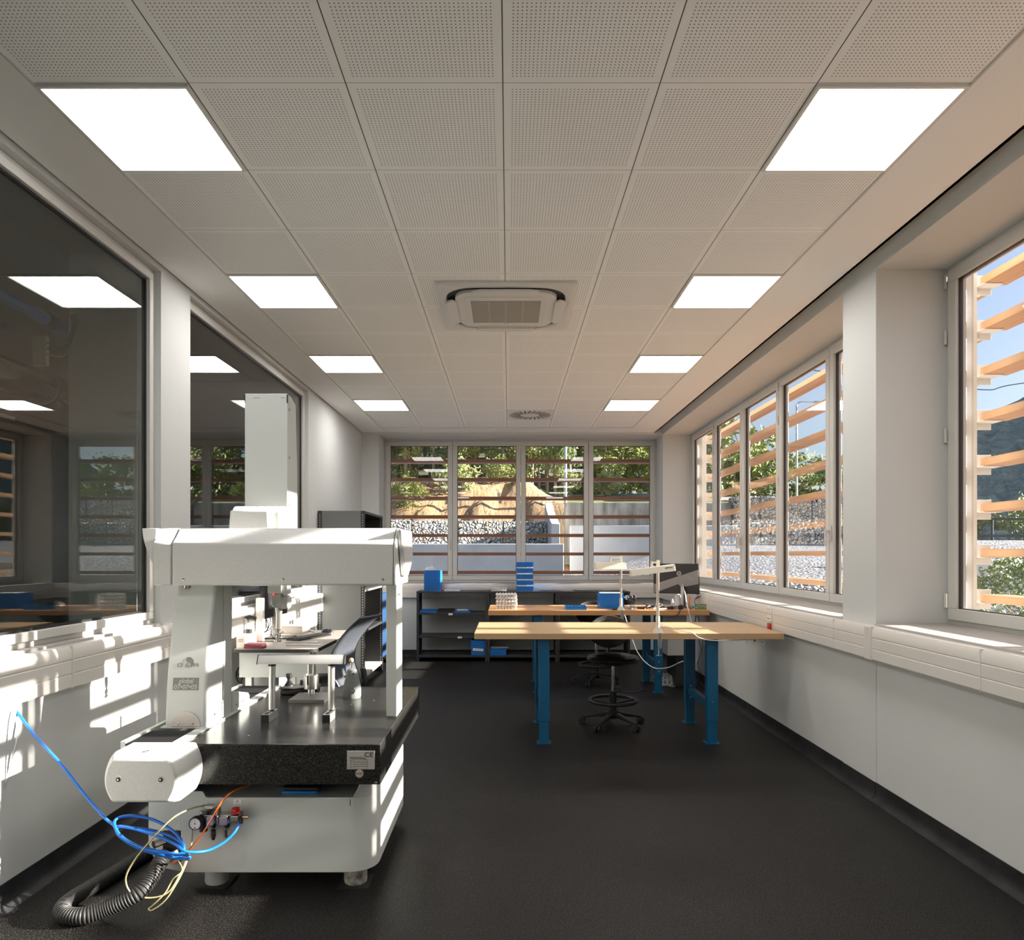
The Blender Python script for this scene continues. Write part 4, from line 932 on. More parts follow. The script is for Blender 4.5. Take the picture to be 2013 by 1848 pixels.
m_ = MB(); m_.box(-1.72, -1.54, 5.80, 6.25, .0, .44); m_.build('case', M['black'], t, bevel=.004)
m_ = MB(); m_.box(-1.715, -1.545, 5.795, 5.80, .05, .42); m_.build('rear_panel', M['anth'], t)
t = thing('drawer_unit', 'light grey cabinet under the desk beside the loose cables', 'cabinet', (-1.95, 5.6, 0))
m_ = MB(); m_.box(gx(530, 5.56) - .13, gx(530, 5.56), 5.56, 5.78, .0, .60); m_.build('cabinet_body', M['cmm_l'], t, bevel=.002)
m_ = MB(); m_.box(gx(530, 5.56) - .12, gx(530, 5.56) - .01, 5.555, 5.56, .05, .58); m_.build('door', M['white'], t)
for k, pp in enumerate(([(487, 1300, 5.50), (468, 1315, 5.49), (466, 1335, 5.49), (480, 1350, 5.49), (500, 1348, 5.51)], [(500, 1312, 5.50), (480, 1325, 5.49), (474, 1345, 5.49), (476, 1362, 5.49)], [(466, 1326, 5.48), (484, 1328, 5.48), (497, 1322, 5.50)])):
    hose('loose_cable', ['black cable looping under the left end of the grey desk', 'black cable hanging straight down under the grey desk', 'short black cable crossing the others under the grey desk'][k], 'cable', [at(*p) for p in pp], .006, M['rubber'])
# things on the desk
def boxt(name, label, cat, p0, sx, sy, sz, m, rot=0, bev=.002, group=None, sub=None):
    m_ = MB(); m_.obox((0, 0, sz / 2), (sx, sy, sz), Matrix.Rotation(R(rot), 3, 'Z')); o = m_.build(name, m, bevel=bev); o.location = p0; return tag(o, label, cat, group)
def onz(px, py, z):                                # the point of a level z seen at a pixel
    Y = (EYE - z) * F / (py - VY); return Vector((gx(px, Y), Y, z))
bxm = mat('beige_carton', (.62, .57, .51), .7)
b0 = thing('carton', 'beige carton with small printing at the near end of the grey desk', 'box', (-2.0, 5.45, DZ))
m_ = MB(); m_.box(-2.086, gx(482, 5.32), 5.32, 5.56, DZ, DZ + .085); cb = m_.build('box_body', bxm, b0, bevel=.002)
m_ = MB(); m_.box(-2.086, gx(482, 5.32), 5.32, 5.56, DZ + .0855, DZ + .095); m_.build('lid', bxm, b0, bevel=.002)
m_ = MB()
for z in (.052, .066): m_.box(-2.072, -2.035, 5.319, 5.32, DZ + z, DZ + z + .006)
m_.build('box_print', mat('brown_print', (.25, .18, .15), .7), cb)
b0 = thing('carton', 'flat beige carton lying at the back of the grey desk', 'box', (-1.8, 6.38, DZ))
m_ = MB(); m_.obox((gx(578, 6.38), 6.38, DZ + .03), (.24, .16, .06), Matrix.Rotation(R(-8), 3, 'Z')); m_.build('box_body', bxm, b0, bevel=.002)
m_ = MB(); m_.obox((gx(578, 6.38), 6.38, DZ + .065), (.244, .164, .008), Matrix.Rotation(R(-8), 3, 'Z')); m_.build('lid', bxm, b0, bevel=.001)
p = onz(499, 1275, DZ)
m_ = MB(); m_.loft([[(p.x + a * s_, p.y + .03 + b_ * s_, DZ + z) for a, b_ in rrect(.075, .05, .02, 3)] for z, s_ in ((0, 1), (.012, 1.04), (.015, .97), (.024, 1.0), (.034, .95), (.038, .8))]); m_.warp(lambda c_: (c_.x, c_.y, c_.z + .002 * math.sin(c_.x * 90) * (c_.z > DZ + .01))); tag(m_.build('folded_cloth', M['maroon']), 'folded maroon cloth on the near edge of the grey desk', 'cloth')
# keyboard with keys, mouse
kb = thing('keyboard', 'black computer keyboard lying askew on the grey desk', 'keyboard', onz(608, 1254, DZ)); kp = Vector(kb.location)
mt = Matrix.Translation(kp) @ Matrix.Rotation(R(68), 4, 'Z')
m_ = MB(); m_.box(-.215, .215, -.07, .07, .0, .016); m_.xf(mt); m_.build('body', M['black'], kb, bevel=.004)
m_ = MB()
for r_ in range(5):
    for c_ in range(20): m_.box(-.205 + c_ * .0206, -.205 + c_ * .0206 + .017, -.056 + r_ * .023, -.056 + r_ * .023 + .019, .016, .022)
m_.xf(mt); tag(m_.build('keys', mat('key_black', (.03, .03, .032), .5), kb), kind='stuff')
t = thing('computer_mouse', 'black computer mouse beyond the keyboard on the grey desk', 'mouse', onz(640, 1245, DZ)); q = Vector(t.location)
m_ = MB(); rings = []
for i in range(9):
    a = PI * i / 8; s_ = math.sin(a) * .95 + .05; y = -.055 * math.cos(a)
    rings.append([(q.x + y * 1.0, q.y + .05 + .03 * s_ * math.cos(PI * k / 8), DZ + .036 * s_ * math.sin(PI * k / 8)) for k in range(9)])
m_.loft(rings); m_.build('mouse_body', M['black'], t)
m_ = MB(); m_.cyl((q.x + .03, q.y + .047, DZ + .034), (q.x + .03, q.y + .053, DZ + .034), .005, 12); m_.build('wheel', M['anth'], t)
hose('mouse_cable', 'thin black mouse cable curving across the grey desk', 'cable', [onz(618, 1243, DZ + .004), onz(590, 1238, DZ + .02), onz(570, 1240, DZ + .01), onz(545, 1246, DZ + .004), onz(520, 1248, DZ + .004)], .003, M['rubber'])
for k, (a, b_) in enumerate(((600, 1263.5), (605, 1268.5))):
    p = onz(a, b_, DZ); m_ = MB(); m_.box(p.x - .13, p.x + .11, p.y - .01, p.y + .012, DZ, DZ + .006); m_.box(p.x - .17, p.x - .13, p.y - .016, p.y - .006, DZ, DZ + .007); m_.box(p.x - .18, p.x - .13, p.y + .01, p.y + .018, DZ, DZ + .006)
    tag(m_.build('caliper', M['steel'], bevel=.001), ['steel caliper lying behind its twin near the desk edge', 'steel caliper lying closest to the front edge of the grey desk'][k], 'measuring tool')
# monitor on the desk, on a white stand
t = thing('computer_monitor', 'slim black monitor turned aside on the grey desk behind the probe', 'monitor', (-1.8, 6.1, DZ))
A = at(513, 1148, 5.8); B = at(565, 1150, 6.25); Cc = at(565, 1205, 6.25); Dd = at(518, 1217, 5.8)
n_ = (B - A).cross(Dd - A).normalized() * .022
m_ = MB(); top = [A + Vector((0, 0, .12)), B + Vector((0, 0, .10)), Cc, Dd]; m_.loft([top, [p + n_ for p in top]]); m_.build('screen', M['black'], t, bevel=.002)
m_ = MB(); m_.box(-2.04, -2.0, 5.98, 6.02, DZ, 1.10); m_.build('stand_arm', M['steel'], t, bevel=.002)
m_ = MB(); m_.box(-2.08, -1.86, 5.9, 6.1, DZ, DZ + .01); m_.build('stand_foot', M['black'], t, bevel=.002)
m_ = MB(); m_.box(-2.0, -1.93, 5.98, 6.02, 1.04, 1.08); m_.build('bracket', M['steel'], t)
t = thing('desk_partition', 'upright white board at the left of the monitor on the grey desk', 'board', (-2.0, 5.7, DZ))
m_ = MB(); x_ = gx(517, 5.72); m_.box(x_ - .06, x_, 5.72, 5.76, DZ, gz(1176, 5.72)); m_.build('board', M['white'], t, bevel=.003)
m_ = MB(); m_.box(x_ - .06, x_ + .15, 5.718, 5.72, DZ, DZ + .006); m_.build('rail', M['black'], t)
t = thing('barcode_scanner', 'grey hand scanner in its black holder at the wall end of the desk', 'scanner', at(488, 1240, 5.50))
q = at(489, 1229, 5.50)
m_ = MB(); m_.tube([q + Vector((-.01, 0, .02)), q + Vector((-.022, 0, .055)), q + Vector((.004, 0, -.045))], [.016, .014, .017], 12); m_.build('handle', M['cmm'], t)
m_ = MB(); m_.tube([q + Vector((-.028, 0, .058)), q + Vector((.002, 0, .062)), q + Vector((.055, 0, .05))], [.012, .019, .017], 14); m_.build('head', M['black'], t)
m_ = MB(); m_.cyl((q.x, q.y, DZ + .0955), (q.x, q.y, q.z - .03), .024, 16); m_.build('holder', M['black'], t)
p = Vector((gx(497, 5.68), 5.70, DZ))
m_ = MB(); m_.lathe([(.02, DZ), (.02, DZ + .02), (.012, DZ + .04), (.012, DZ + .055)], (p.x, p.y, 0), 16); tag(m_.build('tape_dispenser', M['red']), 'small red plastic holder beside the hand scanner', 'holder')
for k, pts in enumerate(([(520, 1214, 5.83), (527, 1224, 5.83), (525, 1238, 5.83), (518, 1246, 5.84)], [(531, 1212, 5.92), (531, 1225, 5.92), (524, 1242, 5.9)], [(541, 1209, 6.0), (539, 1222, 6.0), (530, 1237, 6.0), (520, 1242, 6.0)])):
    hose('monitor_cable', ['black cable bulging left below the desk monitor', 'black cable hanging straight below the desk monitor', 'black cable swinging right below the desk monitor'][k], 'cable', [at(*p_) for p_ in pts], .004, M['rubber'])
m_ = MB(); p = onz(486, 1246, DZ + .096); m_.box(-2.08, -2.04, 5.36, 5.46, DZ + .0955, DZ + .098); tag(m_.build('paper_sheet', M['paper']), 'white sheet of paper on the beige carton lid', 'paper')

# ------------------------------------------------------------------ star base shared by the chairs
def star(t, cx, cy, r_=.29, rot=0, hub=.10, m=None):
    m = m or M['black']
    m_ = MB(); m_.lathe([(.042, hub - .035), (.046, hub - .02), (.045, hub + .03), (.032, hub + .04)], (cx, cy, 0), 20); m_.build('hub', m, t)
    for k in range(5):
        a = R(rot + 72 * k); d = Vector((math.cos(a), math.sin(a), 0)); s_ = Vector((-math.sin(a), math.cos(a), 0)); c0 = Vector((cx, cy, 0)); rings = []
        for q in range(7):
            u = .03 + (r_ - .035) * q / 6; z = hub - .002 - .038 * (q / 6) ** 1.5; w_ = .027 - .011 * q / 6; h_ = .019 - .008 * q / 6; c = c0 + d * u
            rings.append([tuple(c + s_ * w_ * e + Vector((0, 0, z + f))) for e, f in ((-1, -h_), (1, -h_), (1.0, h_ * .3), (.55, h_), (-.55, h_), (-1.0, h_ * .3))])
        m_ = MB(); m_.loft(rings); lg = m_.build('leg', m, t, bevel=.002)
        e = c0 + d * r_ + Vector((0, 0, 0)); m_ = MB()
        for o_ in (-.016, .016):
            p_ = e + s_ * o_; m_.tube([p_ - s_ * .009 + Vector((0, 0, .028)), p_ + s_ * .009 + Vector((0, 0, .028))], .028, 18)
        m_.cyl(e + Vector((0, 0, .03)), e + Vector((0, 0, .066)), .009, 10); m_.build('caster', M['rubber'], lg)
# drafting stool
def stool():
    t = thing('drafting_stool', 'black padded drafting stool with a foot ring in front of the front bench gap', 'stool', (0, 0, 0))
    star(t, 0, 0, .275, 91)
    m_ = MB(); m_.lathe([(.030, .135), (.030, .30), (.024, .305)], (0, 0, 0), 20); m_.build('column_cover', M['black'], t)
    m_ = MB(); m_.cyl((0, 0, .30), (0, 0, .555), .0135, 18); m_.build('gas_lift', M['chrome'], t)
    m_ = MB(); m_.torus((0, 0, .222), .205, .015, 44, 10); fr = m_.build('foot_ring', M['black'], t)
    for k in range(5):
        a = R(90 + 72 * k); m_ = MB(); m_.cyl((.028 * math.cos(a), .028 * math.sin(a), .195), (.205 * math.cos(a), .205 * math.sin(a), .218), .010, 10); m_.build('spoke', M['black'], fr)
    m_ = MB(); m_.lathe([(.02, .548), (.06, .552), (.15, .556), (.215, .566), (.232, .580), (.234, .594), (.222, .612), (.17, .622), (.09, .620), (.01, .618)], (0, 0, 0), 36); m_.warp(lambda c_: (c_.x, c_.y * .95, c_.z + (.004 * math.sin(c_.x * 60) * math.cos(c_.y * 55) if c_.z > .61 else 0))); m_.build('seat', M['leather'], t)
    m_ = MB(); m_.box(-.07, .07, -.08, .12, .535, .552); m_.build('seat_plate', M['black'], t, bevel=.004)
    # back on a stem, with a hand slot
    m_ = MB(); m_.tube(spline([(0, .08, .542), (0, .20, .542), (0, .27, .57), (0, .285, .66), (0, .275, .76)], 6), .018, 12); m_.build('back_stem', M['black'], t)
    rings = []
    m_ = MB()
    def P3(u, v): return (u, .262 + .10 * (-(u / .21) ** 2) * .9 + .02 * ((v - .8) / .15) ** 2 * 0, v)
    n = 20
    out = [(.205 * math.cos(2 * PI * k / n) * (1 - .18 * max(0, -math.sin(2 * PI * k / n))), .80 + .150 * math.sin(2 * PI * k / n)) for k in range(n)]
    hole = [(.095 * math.cos(2 * PI * k / n), .878 + .026 * math.sin(2 * PI * k / n)) for k in range(n)]
    for sgn, dy in ((1, -.012), (-1, .014)):
        pass
    A_ = [m_.b.verts.new((P3(*p)[0], P3(*p)[1] - .013, P3(*p)[2])) for p in out]; B_ = [m_.b.verts.new((P3(*p)[0], P3(*p)[1] - .018, P3(*p)[2])) for p in hole]
    C_ = [m_.b.verts.new((P3(*p)[0], P3(*p)[1] + .018, P3(*p)[2])) for p in hole]; D_ = [m_.b.verts.new((P3(*p)[0], P3(*p)[1] + .013, P3(*p)[2])) for p in out]
    for X_, Y_ in ((A_, B_), (B_, C_), (C_, D_), (D_, A_)):
        for i in range(n): j = (i + 1) % n; m_._f([X_[i], X_[j], Y_[j], Y_[i]])
    m_.build('backrest', M['black'], t, bevel=.006)
    return t
s1 = stool(); 
s2 = dup(s1, (1.03, 8.12, 0), R(8), 'black drafting stool standing farther back between the rear bench and the low shelves')
s1.location = (.925, 6.13, 0); s1['label'] = 'black padded drafting stool with foot ring under the front bench'
for s_ in (s1, s2): s_['group'] = 'drafting stools'
# office chair with a mesh back beside the desk
t = thing('office_chair', 'office chair with a curved grey mesh back facing the grey desk', 'chair', (-1.25, 5.6, 0))
star(t, -1.28, 5.6, .28, 20)
m_ = MB(); m_.cyl((-1.28, 5.6, .13), (-1.28, 5.6, .43), .025, 16); m_.build('gas_lift', M['black'], t)
m_ = MB(); m_.loft([[(-1.30 + a * s_, 5.6 + b_ * s_, z) for a, b_ in rrect(.235, .235, .09, 4)] for z, s_ in ((.425, .85), (.435, .97), (.47, 1), (.488, .95), (.494, .8))]); m_.build('seat', M['fabric'], t)
m_ = MB(); rings = []
for i in range(13):
    u = i / 12; z = .44 + .58 * u; x = -1.085 - .115 * math.sin(PI * min(1, u * 1.15)) * .9 + .09 * u ** 2.2 + (.06 * ((u - .86) / .14) ** 1.2 if u > .86 else 0); ring_ = []
    hw = .215 + .015 * math.sin(PI * u)
    for k in range(11):
        v = -1 + 2 * k / 10; ring_.append((x + .045 * v * v * -1, 5.6 + hw * v, z))
    rings.append(ring_)
m_.loft(rings, cap=False, close=False); bk = m_.build('backrest', M['mesh'], t, solid=.012)
pr_ = [r_[0] for r_ in rings] + [p_ for p_ in rings[-1][1:-1]] + [r_[-1] for r_ in rings[::-1]]
m_ = MB(); m_.tube(pr_, .010, 8); m_.build('back_frame', mat('navy_grey_plastic', (.03, .035, .045), .4), bk)
m_ = MB(); m_.tube(spline([(-1.28, 5.6, .41), (-1.14, 5.6, .40), (-1.03, 5.6, .46), (-1.05, 5.6, .60)], 6), .022, 10); m_.build('back_bracket', M['black'], t)

t.rotation_euler.z = R(-10); t.location.x -= .115
# ------------------------------------------------------------------ tall shelving by the left wall
t = thing('tall_shelving', 'tall dark grey slotted metal shelving against the left wall in the far corner', 'shelving', (-1.9, 8.6, 0))
SXa, SXb, SYa, SYb, SHt = -2.155, -1.625, 7.85, 8.97, 2.004
for y in (SYa, SYb - .02):
    m_ = MB(); m_.box(SXa, SXb - .045, y + .004, y + .012, .0, SHt - .002); m_.build('side_panel', M['anth_l'] if y == SYa else M['anth'], t)
    for x in (SXa, SXb - .045):
        m_ = MB(); m_.box(x, x + .045, y, y + .016, 0, SHt); up = m_.build('upright', M['anth'], t, bevel=.001)
        m_ = MB()
        for k in range(64): m_.box(x + .019, x + .025, y - .0015, y + .0175, .06 + k * .030, .06 + k * .030 + .014)
        m_.build('slot_row', mat('pale_slot', (.62, .62, .60), .6), up, smooth=False)
for z in (.10, .62, 1.085, 1.60, SHt - .03):
    m_ = MB(); m_.box(SXa, SXb - .004, SYa + .018, SYb - .022, z, z + .03); m_.build('shelf', M['alu_frame'] if z in (.10, 1.085) else M['anth'], t, bevel=.002)
m_ = MB(); m_.box(SXa, SXa + .006, SYa + .018, SYb - .022, .05, SHt - .04); m_.build('back_panel', M['anth'], t)
t = thing('tool_block', 'small white and orange parts in a blue holder on a tall shelving shelf', 'tool holder', (-1.72, 8.05, 1.115))
m_ = MB(); m_.box(-1.77, -1.67, 8.0, 8.1, 1.115, 1.155); m_.build('holder', M['blue'], t, bevel=.002)
for k, (dx, c_) in enumerate(((-.04, 'white'), (-.015, 'orange'), (.012, 'black'), (.035, 'white'))):
    m_ = MB(); m_.lathe([(.010, 1.155), (.010, 1.19), (.004, 1.20), (.004, 1.225)], (-1.72 + dx, 8.05, 0), 12); m_.build('tool', M[c_], t)
t = thing('blue_trolley', 'blue plastic folding trolley standing upright between shelving and back wall', 'trolley', (-1.72, 9.45, 0))
m_ = MB(); m_.box(-1.75, -1.68, 9.25, 9.75, .12, .98); m_.build('panel', mat('trolley_blue', (.006, .05, .14), .5), t, bevel=.02)
m_ = MB(); m_.tube(spline([(-1.70, 9.28, .9), (-1.70, 9.28, 1.06), (-1.70, 9.5, 1.1), (-1.70, 9.72, 1.06), (-1.70, 9.72, .9)], 6), .012, 8); m_.build('handle', M['bluesteel'], t)
for y in (9.32, 9.68):
    m_ = MB(); m_.cyl((-1.735, y, .06), (-1.695, y, .06), .06, 20); m_.build('wheel', M['rubber'], t)

# ------------------------------------------------------------------ low dark shelves at the back
LX = [-1.291, -.2945, .692, 1.714]; LY0, LY1, LZ = 9.746, 10.135, .989
for i in range(3):
    x0, x1 = LX[i] + .001, LX[i + 1] - .001
    t = thing('low_shelf_unit', ['leftmost of the three low dark metal shelf units under the back window', 'middle of the three low dark metal shelf units under the back window', 'rightmost of the three low dark metal shelf units, behind the benches'][i], 'shelving', ((x0 + x1) / 2, (LY0 + LY1) / 2, 0), 'low shelf units')
    for x in (x0, x1 - .03):
        for y in (LY0, LY1 - .03):
            m_ = MB(); m_.box(x, x + .03, y, y + .03, 0, LZ - .022); up = m_.build('upright', M['anth'], t, bevel=.001)
            m_ = MB()
            for z in (.25, .45, .80, .88): m_.cyl((x + .012 + (.019 if x == x0 else -.013), y + .016, z), (x + .013 + (.019 if x == x0 else -.013), y + .016, z), .004, 8)
            m_.build('bolt_hole', M['white'], up)
    m_ = MB(); m_.box(x0 - .002 if i == 0 else x0, x1, LY0 - .002, LY1, LZ - .022, LZ); m_.build('top_shelf', M['anth'], t, bevel=.001)
    for z in (.659, .335, .060):
        m_ = MB(); m_.box(x0 + .03, x1 - .03, LY0 + .002, LY1 - .002, z, z + .03); sf = m_.build('shelf', M['anth'], t, bevel=.001)
        if z > .3:
            u = {(.659): .45, (.335): .58}[z]; m_ = MB(); m_.box(x0 + u, x0 + u + .06, LY0 - .001, LY0 + .002, z - .006, z + .020); m_.build('label_holder', M['white'], sf)
    for x in (x0 + .001, x1 - .008):
        m_ = MB(); m_.box(x + .001, x + .006, LY0 + .03, LY1 - .03, .03, LZ - .022); m_.build('side_panel', M['anth'], t)
# ------------------------------------------------------------------ blue trays
def tray_proto(w_, d_, h_, m=None):
    m_ = MB(); tk = .003
    m_.box(-w_/2, w_/2, -d_/2, d_/2, 0, tk)
    m_.box(-w_/2, w_/2, -d_/2, -d_/2 + tk, tk, h_); m_.box(-w_/2, w_/2, d_/2 - tk, d_/2, tk, h_); m_.box(-w_/2, -w_/2 + tk, -d_/2 + tk, d_/2 - tk, tk, h_); m_.box(w_/2 - tk, w_/2, -d_/2 + tk, d_/2 - tk, tk, h_)
    m_.box(-w_/2 - .006, w_/2 + .006, -d_/2 - .006, -d_/2, h_ - .005, h_); m_.box(-w_/2 - .003, w_/2 + .003, d_/2, d_/2 + .003, h_ - .004, h_); m_.box(-w_/2 - .003, -w_/2, -d_/2, d_/2, h_ - .004, h_); m_.box(w_/2, w_/2 + .003, -d_/2, d_/2, h_ - .004, h_)
    return m_.build('parts_tray', m or M['blue'], smooth=False)
def copy_at(src, loc, rz, label, cat, group):
    o = src.copy(); COL.objects.link(o); o.location = loc; o.rotation_euler = (0, 0, rz); return tag(o, label, cat, group)
def stack(cx, cy, z, w_, d_, h_, n, where, group, jit=.002, rz=0, m=None, kind='blue tray', name=None, cat='tray'):
    pr = tray_proto(w_, d_, h_ * 1.0, m)
    if name: pr.name = name
    for i in range(n):
        o = pr if i == 0 else copy_at(pr, (0, 0, 0), 0, '', cat, group)
        if i == 0: tag(o, '', cat, group)
        o.location = (cx + random.uniform(-jit, jit), cy + random.uniform(-jit, jit), z + i * (h_ + .0006)); o.rotation_euler = (0, 0, rz + random.uniform(-jit, jit) * 4)
        o['label'] = f'{kind}, {ORD[i + 1]} from bottom of {where}' if 0 < i < n - 1 else f'{kind} at the {"bottom" if i == 0 else "top"} of {where}'
    return z + n * (h_ + .0006)
stack(-1.075, 9.94, LZ, .225, .30, .0155, 18, 'the even stack on the left low shelf', 'even tray stack')
z = LZ; lab = 'the tall shelf stack'
for g in range(5):
    z = stack(.235, 9.96, z, .235, .28, .0165, 4, f'the {["lowest", "second", "middle", "fourth", "highest"][g]} bundle in {lab}', 'tall tray stack', .004)
    if g < 4:
        m_ = MB(); m_.box(-.112, .112, -.14, .13, 0, .012)
        for k in range(7): m_.cyl((-.095 + k * .032, -.135, .012), (-.095 + k * .032, -.135, .016), .010, 10)
        o = m_.build('blister_pack', M['white'], smooth=False); o.location = (.235, 9.955, z); tag(o, f'white insert {["above the lowest", "above the second", "above the middle", "under the highest"][g]} bundle of {lab}', 'insert', 'white inserts in the tall stack'); z += .0165
def blister(name, label, group, loc, w_=.22, d_=.16, h_=.022, rz=0, nx=6, ny=4, m=None):
    m_ = MB(); m_.box(-w_/2, w_/2, -d_/2, d_/2, 0, h_ * .35)
    for i in range(nx):
        for j in range(ny):
            x = -w_/2 + w_ * (i + .5) / nx; y = -d_/2 + d_ * (j + .5) / ny; a = w_ / nx * .36; b_ = d_ / ny * .36
            m_.loft([[(x - a, y - b_, h_*.35), (x + a, y - b_, h_*.35), (x + a, y + b_, h_*.35), (x - a, y + b_, h_*.35)], [(x - a*.8, y - b_*.8, h_), (x + a*.8, y - b_*.8, h_), (x + a*.8, y + b_*.8, h_), (x - a*.8, y + b_*.8, h_)]])
    o = m_.build(name, m or M['clear'], smooth=False); o.location = loc; o.rotation_euler = (0, 0, rz); return tag(o, label, 'blister tray', group)
blister('blister_tray', 'flat clear blister tray right beside the even blue stack', 'clear blister trays', (-.80, 9.92, LZ), .22, .2, .02)
blister('blister_tray', 'clear blister tray under another on the low shelf left of the tall stack', 'clear blister trays', (-.13, 9.90, LZ), .22, .2, .022)
blister('blister_tray', 'clear blister tray on top of another, left of the tall stack', 'clear blister trays', (-.125, 9.91, LZ + .0225), .21, .2, .022, .05)
m_ = MB(); m_.box(.95, 1.35, 9.80, 10.1, LZ, LZ + .012); tag(m_.build('folder', mat('dark_folder', (.03, .03, .03), .4), bevel=.002), 'flat dark folder lying on the right end of the low shelf top', 'folder')
# trays on the shelves
def loose(cx, cy, z, w_, d_, h_, label, m=None, rz=0, name=None, cat='tray'):
    o = tray_proto(w_, d_, h_, m); o.location = (cx, cy, z); o.rotation_euler = (0, 0, rz); 
    if name: o.name = name
    return tag(o, label, cat)
loose(-1.13, 9.90, .689, .235, .26, .03, 'blue parts tray at the left end of the upper shelf')
blk = loose(-.885, 9.90, .689, .235, .26, .04, 'black parts tray holding small metal pieces on the upper shelf', M['black'])
for k, (dx, dz) in enumerate(((-.07, 0), (.0, .01), (.05, 0), (.02, -.03 + .03), (-.02, .012))):
    m_ = MB(); m_.lathe([(.014, 0), (.014, .02), (.006, .022), (.006, .03)], (0, 0, 0), 10); o = m_.build('metal_fitting', M['brass'] if k % 2 else M['white']); o.location = (-.885 + dx, 9.80 + .02 * k, .693 + abs(dz)); o.rotation_euler = (R(70), R(40 * k), 0)
    tag(o, f'small fitting in the black tray, {ORD[k + 1]} from the front of the tray', 'fitting', 'fittings in the black tray')
loose(-.645, 9.90, .689, .215, .26, .026, 'blue parts tray right of the black tray on the upper shelf')
m_ = MB(); m_.box(-.73, -.57, 9.80, 9.98, .716, .722); tag(m_.build('paper_sheet', M['paper']), 'papers lying on the blue tray on the upper shelf', 'paper')
stack(-.41, 9.92, .09, .225, .27, .029, 7, 'the taller stack on the bottom shelf', 'bottom shelf tray stack')
m_ = MB(); m_.obox((-.425, 9.779, .165), (.15, .004, .035), Matrix.Rotation(R(4), 3, 'Y')); tag(m_.build('paper_tag', M['paper']), 'white paper strip on the blue trays of the bottom shelf', 'paper')
stack(-.145, 9.90, .09, .225, .27, .03, 3, 'the low stack on the bottom shelf', 'low tray stack')
m_ = MB(); m_.obox((-.13, 9.88, .190), (.25, .22, .004), Matrix.Rotation(R(8), 3, 'Z')); tag(m_.build('paper_sheet', mat('grey_paper', (.4, .4, .4), .7)), 'loose grey papers on the low blue stack of the bottom shelf', 'paper')
m_ = MB(); m_.obox((-.02, 10.06, .50), (.02, .30, .004), Matrix.Rotation(R(35), 3, 'X')); m_.b.free()

# ------------------------------------------------------------------ the two work benches
def bench(x0, x1, y0, y1, zt, th_, m, lx, ly, label):
    t = thing('work_bench', label, 'work bench', ((x0 + x1) / 2, (y0 + y1) / 2, 0))
    m_ = MB(); m_.box(x0, x1, y0, y1, zt - th_, zt); m_.build('bench_top', m, t, bevel=.002)
    for x in lx:
        ends = []
        for y in ly:
            s_ = 1 if y == ly[0] else -1
            # outer channel (open towards the other leg), inner tube, floor plate
            m_ = MB(); d = .075
            m_.box(x, x + .086, y, y + .004, .18, zt - th_); m_.box(x, x + .004, y + .004, y + d, .18, zt - th_); m_.box(x + .082, x + .086, y + .004, y + d, .18, zt - th_)
            if s_ < 0: m_.box(x + .004, x + .082, y + d - .004, y + d, .18, zt - th_)
            lg = m_.build('leg', M['bluesteel'], t, bevel=.0015)
            m_ = MB(); m_.box(x + .006, x + .080, y + .006, y + d - .006, .006, .30); m_.build('inner_leg', M['bluesteel'], lg, bevel=.0015)
            m_ = MB(); m_.box(x - .014, x + .10, y - .012, y + d + .012, 0, .006); m_.build('foot_plate', M['bluesteel'], lg)
            for z in (.335, .235) if True else ():
                m_ = MB(); m_.cyl((x + .043, y - .005, z), (x + .043, y, z), .0075, 12); m_.build('bolt', M['steel'], lg)
            m_ = MB(); m_.cyl((x + .043, y + .0045, .13), (x + .043, y + .006, .13), .004, 10); m_.build('adjusting_hole', M['ink'], lg)
            ends.append(y)
        m_ = MB(); m_.box(x + .020, x + .066, ly[0] + .078, ly[1] - .001, .262, .325); m_.build('side_rail', M['bluesteel'], t, bevel=.003)
        m_ = MB(); m_.box(x + .010, x + .076, ly[0], ly[1] + .075, zt - th_ - .0, zt - th_ + .0001); m_.b.free()
    return t
B1Z, B2Z = .889, .903
bench(-.268, 2.172, 5.46, 6.36, B1Z, .047, M['bench'], (.243, 1.588), (5.53, 6.205), 'front work bench with a pale plywood top on blue steel legs')
bench(-.217, 2.176, 7.50, 8.33, B2Z, .052, M['bench2'], (.285, 1.598), (7.56, 8.20), 'rear work bench with a browner oiled wood top on blue steel legs')
